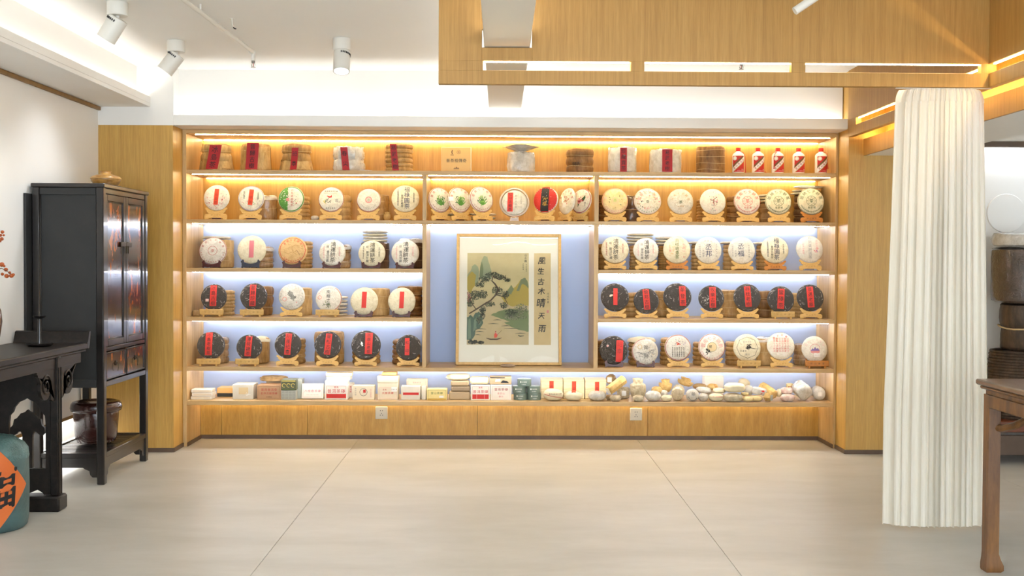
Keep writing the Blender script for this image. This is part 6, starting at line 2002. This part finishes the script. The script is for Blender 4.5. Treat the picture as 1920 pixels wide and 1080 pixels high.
# things on and in the cabinet
MAT['vase_gold'] = m_plain('gold_brown_glaze', '#8a5a22', '#d3a35a', .3, 22, sc3=(1, 1, 1.6), coat=.5)
P = at(198.5, 346, 7.12)
t = thing('squat_vase', 'squat gold-brown patterned vase on top of the cabinet', 'vase', (P.x, 7.12, cz + .0006))
MB().lathe([(0, 0), (.055, 0), (.058, .006), (.075, .022), (.094, .050), (.097, .066), (.090, .078), (.060, .088), (.038, .094), (.033, .100), (.033, .108), (.037, .114), (.033, .114), (.028, .104), (.028, .098), (0, .09)], 36).build('vase_body', MAT['vase_gold'], t, 60)
MB().lathe([(.0975, .060), (.099, .063), (.0975, .067)], 36).build('glaze_band', INK['tan'], t)
MAT['urn_glaze'] = m_paper('urn_brown_glaze', '#3d1a14', '#2a100d', .22, .35, 9, coat=.7, coatr=.1)
t = thing('glazed_urn', 'dark brown glazed urn with thick rim on the cabinet slats', 'urn', (-2.655, 7.03, .1975))
MB().lathe([(0, 0), (.095, 0), (.118, .010), (.130, .04), (.138, .12), (.142, .19), (.140, .205), (0, .205)], 40, None, 0, lambda a, j: (1 + .008 * math.sin(3 * a + j), 0)).build('urn_body', MAT['urn_glaze'], t, 60)
MB().lathe([(.142, .206), (.156, .212), (.162, .232), (.158, .258), (.148, .270), (.130, .274), (.112, .266), (0, .262)], 40, None, 0, lambda a, j: (1 + .010 * math.sin(2 * a + j), 0)).build('rim', MAT['urn_glaze'], t, 60)

# ------------------------------------------------------------------ altar table
MAT['ebony'] = m_wood('altar_black_wood', '#15110f', '#201a17', '#2d2620', (1.5, .2, 1.5), 16, .42, .15, spec=.3)
ax0, ax1, ayn, ayf, az = -2.897, -2.455, 4.25, 6.40, .905
alt = thing('altar_table', 'long black altar table with upturned ends and cloud-carved legs', 'table', (-2.676, 5.32, 0))
AO = Vector((2.676, -5.32, 0))


def ab(name, x0, x1, y0, y1, z0, z1, b=.004, parent=None):
    return MB().box(x0 + AO.x, x1 + AO.x, y0 + AO.y, y1 + AO.y, z0, z1, b).build(name, MAT['ebony'], parent or alt)


ab('table_top', ax0, ax1, ayn, ayf - .03, .868, az, .006)
ab('top_moulding', ax0 + .008, ax1 - .006, ayn + .01, ayf - .04, .855, .868, .003)
RY = Matrix.Rotation(math.pi / 2, 4, 'Z')      # local x -> world y, local y -> world -x
for sgn, ye in ((1, ayf), (-1, ayn)):
    pr = [(-.032, .870), (-.006, .872), (.004, .895), (.012, .935), (.020, .968), (.012, .974), (-.004, .968), (-.016, .935), (-.026, .912), (-.034, .905)]
    pr = [(x * sgn, z) for x, z in pr]
    MB().prism(pr, -.221, .221, 0, Matrix.Translation((0, ye + AO.y - .0 * sgn, 0)) @ RY).build('upturned_end', MAT['ebony'], alt)
for x0, x1 in ((ax1 - .034, ax1 - .012), (ax0 + .012, ax0 + .034)):
    ab('side_rail', x0, x1, ayn + .06, ayf - .10, .795, .855, .003)
ab('end_rail', ax0 + .034, ax1 - .034, ayf - .12, ayf - .10, .795, .855, .003)


def cloud(flip):
    """scroll bracket in local x (along the table) and z, hung from the rail at x = 0 by the leg"""
    p = [(0, .80), (.235, .80), (.24, .79), (.228, .782), (.222, .77), (.205, .762), (.20, .74), (.188, .725)]
    c = (.125, .712)
    for i in range(15):
        a = math.radians(20 - i * 17)
        r = .072
        p.append((c[0] + r * math.cos(a) * .95, c[1] + r * math.sin(a) * 1.08))
    p += [(.055, .628), (.03, .618), (.012, .625), (0, .618)]
    return [(x * flip, z) for x, z in p]


def scroll_line(flip):
    pts = []
    for i in range(26):
        a = math.radians(150 - i * 22)
        r = .056 * (1 - i / 30)
        pts.append((flip * (.122 + r * math.cos(a)), .010, .712 + r * 1.1 * math.sin(a)))
    return pts


for yl in (5.965, 4.70):
    for xs, face in ((ax1 - .022, 1), (ax0 + .022, -1)):
        for fl_ in (1, -1):
            M = Matrix.Translation((xs + AO.x, yl + fl_ * .026 + AO.y, 0)) @ RY
            sp = MB().prism(cloud(fl_), -.009, .009, 0, M).build('cloud_bracket', MAT['ebony'], alt)
            if face == 1:
                MB().tube([Vector((x, -y, z)) for x, y, z in scroll_line(fl_)], [.006] * 26, 6, 0, True, M).build('carved_scroll', MAT['ebony'], sp)
        ab('leg', xs - .022, xs + .022, yl - .026, yl + .026, .085, .858, .005)
        if face == 1:
            for dy in (-.018, .014):
                ab('leg_bead', xs + .022, xs + .026, yl + dy, yl + dy + .006, .09, .80, .001)
    ab('foot', ax0 - .008, ax1 + .018, yl - .06, yl + .06, 0, .085, .010)
    # openwork panel between the two legs
    if yl > 5:
        q = lambda u, v: (lambda P: (P.x + AO.x, P.z))(at(u, v, yl))
        xl_, xr_ = ax0 + .046 + AO.x, ax1 - .046 + AO.x
        oxl, oxr = q(18, 800)[0], q(87, 800)[0]
        oc = (oxl + oxr) / 2
        hw = (oxr - oxl) / 2
        zt_, zsh, zb_ = q(51, 746)[1], q(51, 772)[1], q(51, 878)[1]
        M = Matrix.Translation((0, yl + AO.y, 0))
        top_l = [(xl_, .80), (xl_, zsh - .06), (oxl, zsh - .06), (oxl + .004, zsh - .02), (oxl + hw * .22, zsh), (oxl + hw * .30, zsh + .025), (oxl + hw * .55, zsh + .055), (oxl + hw * .8, zsh + .065), (oc, zt_)]
        top_r = [(2 * oc - x if x > xl_ + 1e-6 else xr_, z) for x, z in top_l[::-1]][1:]
        MB().prism(top_l + top_r, -.011, .011, 0, M).build('panel_head', MAT['ebony'], alt)
        MB().prism([(xl_, zsh - .06), (oxl, zsh - .06), (oxl, zb_), (xl_, zb_)], -.011, .011, 0, M).build('panel_stile', MAT['ebony'], alt)
        MB().prism([(oxr, zsh - .06), (xr_, zsh - .06), (xr_, zb_), (oxr, zb_)], -.011, .011, 0, M).build('panel_stile', MAT['ebony'], alt)
        bot = [(xl_, zb_), (xr_, zb_), (xr_, .088), (oxr - .01, .088), (oxr - .02, .10), (oc + hw * .55, .115), (oc + hw * .3, .104), (oc, .092), (oc - hw * .3, .104), (oc - hw * .55, .115), (oxl + .02, .10), (oxl + .01, .088), (xl_, .088)]
        MB().prism(bot, -.011, .011, 0, M).build('panel_foot', MAT['ebony'], alt)
        za, zh = q(52, 768)[1], q(52, 815)[1]
        half = [(0, za), (hw * .12, za - .012), (hw * .35, za - .020), (hw * .55, za - .045), (hw * .72, za - .055), (hw * .78, za - .085), (hw * .92, za - .10), (hw * .95, za - .13), (hw * .8, zh - .004), (hw * .62, zh + .002), (hw * .50, zh + .018), (hw * .36, zh + .018), (hw * .27, zh), (hw * .26, zb_ + .002)]
        MB().prism([(oc + x, z) for x, z in half] + [(oc - x, z) for x, z in half[::-1] if x > 1e-6], -.010, .010, 0, M).build('cloud_motif', MAT['ebony'], alt)

# candlestick, vase and berries on the altar table
P = at(74, 641, 6.12)
t = thing('candlestick', 'black pricket candlestick with two dishes on the altar table', 'candlestick', (P.x, 6.12, az + .0006))
MB().lathe([(0, 0), (.060, 0), (.072, .010), (.075, .016), (.062, .012), (.018, .014), (0, .014)], 28).build('base_dish', MAT['lacquer'], t, 60)
MB().lathe([(.012, .012), (.011, .03), (.009, .06), (.010, .10), (.008, .14), (.010, .158), (0, .158)], 16).build('stem', MAT['lacquer'], t, 60)
MB().lathe([(0, .156), (.014, .156), (.033, .166), (.037, .172), (.030, .170), (.006, .164), (.003, .19), (0, .195)], 24).build('top_dish', MAT['lacquer'], t, 60)
MAT['vase_brown'] = m_plain('brown_vase_glaze', '#5a3a1c', '#7a5228', .3, 9, coat=.5)
P = at(1.5, 590, 5.75)
vx = P.x - .086
t = thing('berry_vase', 'brown rounded vase at the frame edge holding berry twigs', 'vase', (vx, 5.75, az + .0006))
MB().lathe([(0, 0), (.05, 0), (.055, .01), (.075, .08), (.086, .16), (.080, .22), (.055, .27), (.032, .295), (.030, .32), (.036, .335), (.030, .335), (.025, .32), (0, .31)], 30).build('vase_body', MAT['vase_brown'], t, 60)
MAT['berry'] = m_plain('orange_berry', '#8f3a12', '#c8631f', .35, 60)
MAT['twig'] = m_plain('twig_brown', '#4a3220', None, .8)
rt = Vector((vx, 5.75, az + .342))
t = thing('berry_branch', 'twig of small orange-red berries reaching in from the frame edge', 'branch', rt)
K = lambda u, v, Y: at(u, v, Y) - rt
MB().tube([(0, 0, 0), K(-34, 500, 5.76), K(-22, 470, 5.75), K(-8, 455, 5.74), K(4, 447, 5.74)], [.004, .0035, .003, .0022, .0016], 6).build('twig', MAT['twig'], t)
MB().tube([(0, 0, .02), K(-30, 522, 5.70), K(-12, 508, 5.70), K(3, 503, 5.70), K(14, 509, 5.70), K(21, 514, 5.70)], [.004, .0035, .003, .002, .0016, .0012], 6).build('twig', MAT['twig'], t)
berry = MB().lathe([(0, -1), (.6, -.8), (.98, -.15), (.9, .45), (.5, .88), (0, 1)], 12).mesh('berry', MAT['berry'], 70)
for (u, v, s) in ((4.5, 435, 3.4), (1, 441, 3.0), (3.5, 448, 3.5), (0, 452, 2.8), (7, 441, 2.2), (3.5, 496, 4.6), (11, 505.5, 3.9), (4.5, 514, 3.0), (12.5, 517.5, 4.2), (21.5, 517, 4.2), (18, 511, 2.6), (25, 515, 2.8), (8, 499, 2.4)):
    o = clone(berry, 'berry', t, K(u, v, 5.72), (u, v, 0), (s * mpp(5.72),) * 3)

# ------------------------------------------------------------------ teal jar with the orange diamond
MAT['teal'] = m_paper('teal_glaze', '#4d6a6b', '#3c5658', .5, .35, 7)
MAT['teal_cover'] = m_paper('teal_cover', '#5f8482', '#3f5f60', .42, 1.0, 13)
MAT['diamond'] = m_plain('orange_paper', '#d2662a', '#dd7434', .6, 9)
jx, jy, jr = -2.667, 5.57, .198
t = thing('tea_jar', 'large teal jar with orange fortune diamond under the altar table', 'jar', (jx, jy, 0.0005))
MB().lathe([(0, 0), (jr * .88, 0), (jr * .95, .012), (jr * .985, .06), (jr, .20), (jr * .99, .36), (jr * .97, .375), (0, .375)], 48).build('jar_body', MAT['teal'], t, 60)
MB().lathe([(jr * .985, .362), (jr * 1.0, .372), (jr * .97, .405), (jr * .87, .440), (jr * .66, .468), (jr * .4, .482), (0, .488)], 48, None, 0, lambda a, j: (1 + .012 * math.sin(9 * a + j) + .01 * math.sin(5 * a - j), .004 * math.sin(7 * a + 2 * j))).build('cover', MAT['teal_cover'], t, 70)
dirc = math.atan2(-jy, -jx)                       # from the jar towards the camera
ph0 = dirc + math.radians(15)


def jar_fn(x, y, k):
    a = ph0 + x / jr
    r = jr + .0018 + .0009 * k
    z = .232 + y
    if z > .365:
        f = (z - .365) / .075
        r = (jr * (1.003 - .13 * f * f) + .004 + .0009 * k)
    return (r * math.cos(a), r * math.sin(a), z)


D = .200
p = Print(jar_fn)
mb = MB()
nn = 12
vs, fs = [], []
for j in range(nn + 1):
    for i in range(nn + 1):
        s_, q_ = i / nn, j / nn
        vs.append(jar_fn((s_ - q_) * .165, (s_ + q_ - 1) * D, 1))
for j in range(nn):
    for i in range(nn):
        b0 = j * (nn + 1) + i
        fs.append((b0, b0 + 1, b0 + nn + 2, b0 + nn + 1))
dm = MB().add(vs, fs).build('paper_diamond', MAT['diamond'], t, fix=False)
for dx_, dy_ in ((0, 0), (.004, .002), (-.003, .003), (.002, -.003)):
    V, F = _GL['福']
    p.k = 3
    p.tris([(.006 + dx_ + (a + b * .10) * .17, -.005 + dy_ + b * .225 + a * .03) for a, b in V], F, 'black')
p.build('lettering', dm)

# ------------------------------------------------------------------ curtain
def _cloth():
    m = NT('curtain_cloth')
    vec = m.coord((6, 6, .3))
    f = m.noise(vec, 20, 3, .6)
    m.set(base=m.ramp(f, [(.3, '#ece6d6'), (.7, '#f4efe3')]), rough=.85, sheen=.2)
    tl = m.n('ShaderNodeBsdfTranslucent')
    tl.inputs[0].default_value = (*rgb('#e8dfc8'), 1)
    mx = m.n('ShaderNodeMixShader')
    mx.inputs[0].default_value = .18
    m.l(m.b.outputs[0], mx.inputs[1])
    m.l(tl.outputs[0], mx.inputs[2])
    m.l(mx.outputs[0], m.t.nodes['Material Output'].inputs['Surface'])
    w = m.noise(m.coord((300, 300, 300)), 1, 2, .5)
    m.bump(w, .1, .0005)
    return m.mat


MAT['cloth'] = _cloth()
cur = thing('curtain', 'cream pleated curtain hanging to the floor from the wood canopy', 'curtain', (2.31, 5.55, 0))


def curtain_mb(z0, z1, nz, off=0.0, fine=0.0):
    ns = 200
    rn = random.Random(3)
    ph = [rn.uniform(0, 6.28) for _ in range(6)]
    vs = []
    for j in range(nz + 1):
        z = z0 + (z1 - z0) * j / nz
        f = 1 - z / 2.316
        xl_ = 2.082 - .050 * min(1, f * 1.35) - .012 * math.sin(f * 3) * 0
        xr_ = 2.555 + .045 * min(1, f * 1.3)
        pinch = max(0, 1 - (2.316 - z) / .06)
        xl_ += .018 * pinch ** 2
        xr_ -= .022 * pinch ** 2
        amp = (.008 + .011 * min(1, f * 3)) * (1 - .5 * pinch)
        for i in range(ns + 1):
            s = i / ns
            th = s * 2 * math.pi * 15 + 1.9 * math.sin(s * 9 + ph[0]) + 1.1 * math.sin(s * 21 + ph[1]) + .35 * math.sin(f * 2.2 + ph[2])
            w = math.sin(th) * (.65 + .45 * math.sin(s * 31 + ph[5]))
            y = -amp * (w + .35 * math.sin(2 * th + ph[3] + f)) + fine * math.sin(th * 3 + ph[4]) - off
            y += .085 * (2 * s - 1) ** 4
            x = xl_ + (xr_ - xl_) * s + amp * .35 * math.cos(th)
            vs.append((x - 2.31, y, z))
    fs = [(j * (ns + 1) + i, j * (ns + 1) + i + 1, (j + 1) * (ns + 1) + i + 1, (j + 1) * (ns + 1) + i) for j in range(nz) for i in range(ns)]
    return MB().add(vs, fs)


curtain_mb(.118, 2.252, 26).build('drape', MAT['cloth'], cur, 80, False)
curtain_mb(.018, .122, 3, .0025).build('hem', MAT['cloth'], cur, 80, False)
curtain_mb(2.248, 2.314, 5, .002, .003).build('heading', MAT['cloth'], cur, 80, False)
MB().box(-.25, .25, .012, .024, 2.3145, 2.3168).build('track', MAT['lamp_white'], cur)

# ------------------------------------------------------------------ side table in the foreground
MAT['walnut'] = m_wood('old_brown_wood', '#4a2e14', '#6e471f', '#8d5f2d', (1.5, 1.5, .25), 12, .36, .15)
MAT['walnut_top'] = m_wood('old_brown_wood_top', '#5d4330', '#7d6048', '#967a60', (1.5, .2, 1.5), 12, .22, .15)
Yn = 4.79
lx0 = at(1853, 900, Yn).x
lx1 = at(1875, 900, Yn).x
Yfr = Yn + .056
tz = .874
tab = thing('painting_table', 'old brown hardwood table with hoof feet at the frame corner', 'table', (2.75, 4.35, 0))
TO = Vector((2.75, 4.35, 0))
TX0, TX1, TY0, TY1 = lx0, 3.35, 3.85, Yfr


def tb(name, x0, x1, y0, y1, z0, z1, b=.004, m='walnut'):
    return MB().box(x0 - TO.x, x1 - TO.x, y0 - TO.y, y1 - TO.y, z0, z1, b).build(name, MAT[m], tab)


tb('table_top', TX0 - .028, TX1 + .028, TY0 - .028, TY1 + .028, tz - .026, tz, .006, 'walnut_top')
tb('top_moulding', TX0 - .014, TX1 + .014, TY0 - .014, TY1 + .014, tz - .044, tz - .026, .006)
tb('waist', TX0 + .006, TX1 - .006, TY0 + .006, TY1 - .006, tz - .066, tz - .044, .001)
for a, b_ in ((TX0 - .004, TX0 + .022), (TX1 - .022, TX1 + .004)):
    tb('apron', a, b_, TY0 + .04, TY1 - .04, tz - .125, tz - .066, .004)
for a, b_ in ((TY0 - .004, TY0 + .022), (TY1 - .022, TY1 + .004)):
    tb('apron', TX0 + .04, TX1 - .04, a, b_, tz - .125, tz - .066, .004)
lw = lx1 - lx0
for sx_ in (0, 1):
    for sy_ in (0, 1):
        X = TX0 if sx_ == 0 else TX1 - lw
        Yl = TY1 - .056 if sy_ else TY0
        mb = MB()
        rows = [(tz - .066, 0, 0), (.12, 0, 0), (.085, 0, .0), (.06, .004, .004), (.03, .012, .010), (.008, .012, .010), (0, .006, .004)]
        vs = []
        for z, g0, g1 in rows:
            e = g0 + g1
            sgx, sgy = (1, -1)[sx_], (1, -1)[sy_]
            x0, x1 = X - (e if sx_ else g0 * .4), X + lw + (e if not sx_ else g0 * .4)
            y0, y1 = Yl - g0 * .3, Yl + .056 + g0 * .3
            vs += [(x0 - TO.x, y0 - TO.y, z), (x1 - TO.x, y0 - TO.y, z), (x1 - TO.x, y1 - TO.y, z), (x0 - TO.x, y1 - TO.y, z)]
        fs = [(3, 2, 1, 0), tuple(range(len(vs) - 4, len(vs)))]
        for j in range(len(rows) - 1):
            for i in range(4):
                k = (i + 1) % 4
                fs.append((j * 4 + i, j * 4 + k, j * 4 + 4 + k, j * 4 + 4 + i))
        mb.add(vs, fs).build('leg', MAT['walnut'], tab)
        # curved brace from the leg to the underside of the top
        cxm, cym = X + lw / 2 - TO.x, Yl + .028 - TO.y
        dx_, dy_ = (.16 if sx_ == 0 else -.16), (-.20 if sy_ else .20)
        pts = [(cxm + dx_ * f, cym + dy_ * f, .655 + .165 * f ** 2.2) for f in (0, .2, .4, .6, .8, 1.0)]
        MB().tube(pts, .017, 8).build('curved_brace', MAT['walnut'], tab)

# ------------------------------------------------------------------ glimpse of the side room past the curtain
MAT['redwood'] = m_wood('reddish_bench_wood', '#5e2f19', '#7a4022', '#8e5330', (.2, 1.5, 1.5), 12, .4)
t = thing('low_bench', 'low reddish wooden bench behind the table legs', 'bench', (4.0, 7.6, 0))
MB().box(-.72, .72, -.25, .22, .228, .306, .006).build('seat_board', MAT['redwood'], t)
for sx_ in (-1, 1):
    MB().box(sx_ * .66 - .04, sx_ * .66 + .04, -.22, .18, 0, .228, .004).build('leg', MAT['base'], t)
MB().box(-.62, .62, -.20, -.18, .06, .20, .003).build('front_board', MAT['base'], t)
MAT['wicker'] = _bamboo('dark_wicker', '#2c211a', '#4a3a2d', '#6b5643', .2)
t = thing('wicker_basket', 'dark wicker basket under plastic-wrapped bundles past the curtain', 'basket', (3.80, 7.55, .3065))
rings = MB()
for k in range(24):
    z = .01 + .46 * k / 23
    R0 = .27 + .03 * math.sin(k / 23 * 2.6)
    rings.tube([((R0 + .005 * (-1) ** (i + k)) * math.cos(a), (R0 + .005 * (-1) ** (i + k)) * math.sin(a) * .78, z) for i, a in enumerate([6.2832 * j / 36 for j in range(37)])], .0105, 5, 0, False)
rings.build('weave', MAT['wicker'], t, 60, kind='stuff')
for k in range(18):
    a = 6.2832 * k / 18
    MB().tube([(.262 * math.cos(a), .262 * math.sin(a) * .78, 0.001), (.285 * math.cos(a), .285 * math.sin(a) * .78, .25), (.275 * math.cos(a), .275 * math.sin(a) * .78, .47)], .006, 5).build('stake', MAT['wicker'], t)
MB().lathe([(0, .44), (.25, .44), (.25, .46), (0, .46)], 30, Matrix.Diagonal((1, .78, 1, 1))).build('filling', MAT['bamboo_brown'], t)
t = thing('wrapped_bundle', 'grey-brown straw bundle standing on the wicker basket', 'bundle', (3.81, 7.55, .790))
bundle_mesh(.235, .325, 2, 8, 0, .03, 30, .04).build('wrapping', MAT['wicker'], t, 60)
MB().tube([(.24 * math.cos(a), .24 * math.sin(a), .16 + .01 * math.sin(3 * a)) for a in [6.2832 * j / 24 for j in range(25)]], .006, 5, 0, False).build('tie', MAT['string'], t)
MAT['dark_film'] = m_paper('dark_bundle_film', '#54443c', '#2f2621', .3, .9, 9, coat=.9, coatr=.1)
t = thing('wrapped_bundle', 'dark plastic-wrapped bundle stacked highest past the curtain', 'bundle', (3.80, 7.52, 1.125))
bundle_mesh(.30, .385, 1, 9, 0, .02, 30, .03).build('wrapping', MAT['dark_film'], t, 60)
t = thing('wrapped_bundle', 'flat pale plastic-wrapped bundle topping the dark one', 'bundle', (3.80, 7.52, 1.524))
bundle_mesh(.29, .085, 1, 10, 0, .04, 30, .04).build('wrapping', MAT['film'], t, 60)
P = at(1886, 400, 7.915)
t = thing('round_wall_plaque', 'faint round white plaque on the bright side-room wall', 'plaque', (P.x, 7.918, P.z))
MB().lathe([(0, 0), (.142, 0), (.146, .004), (.142, .012), (0, .014)], 48, Matrix.Rotation(math.pi / 2, 4, 'X')).build('disc', MAT['white'], t)
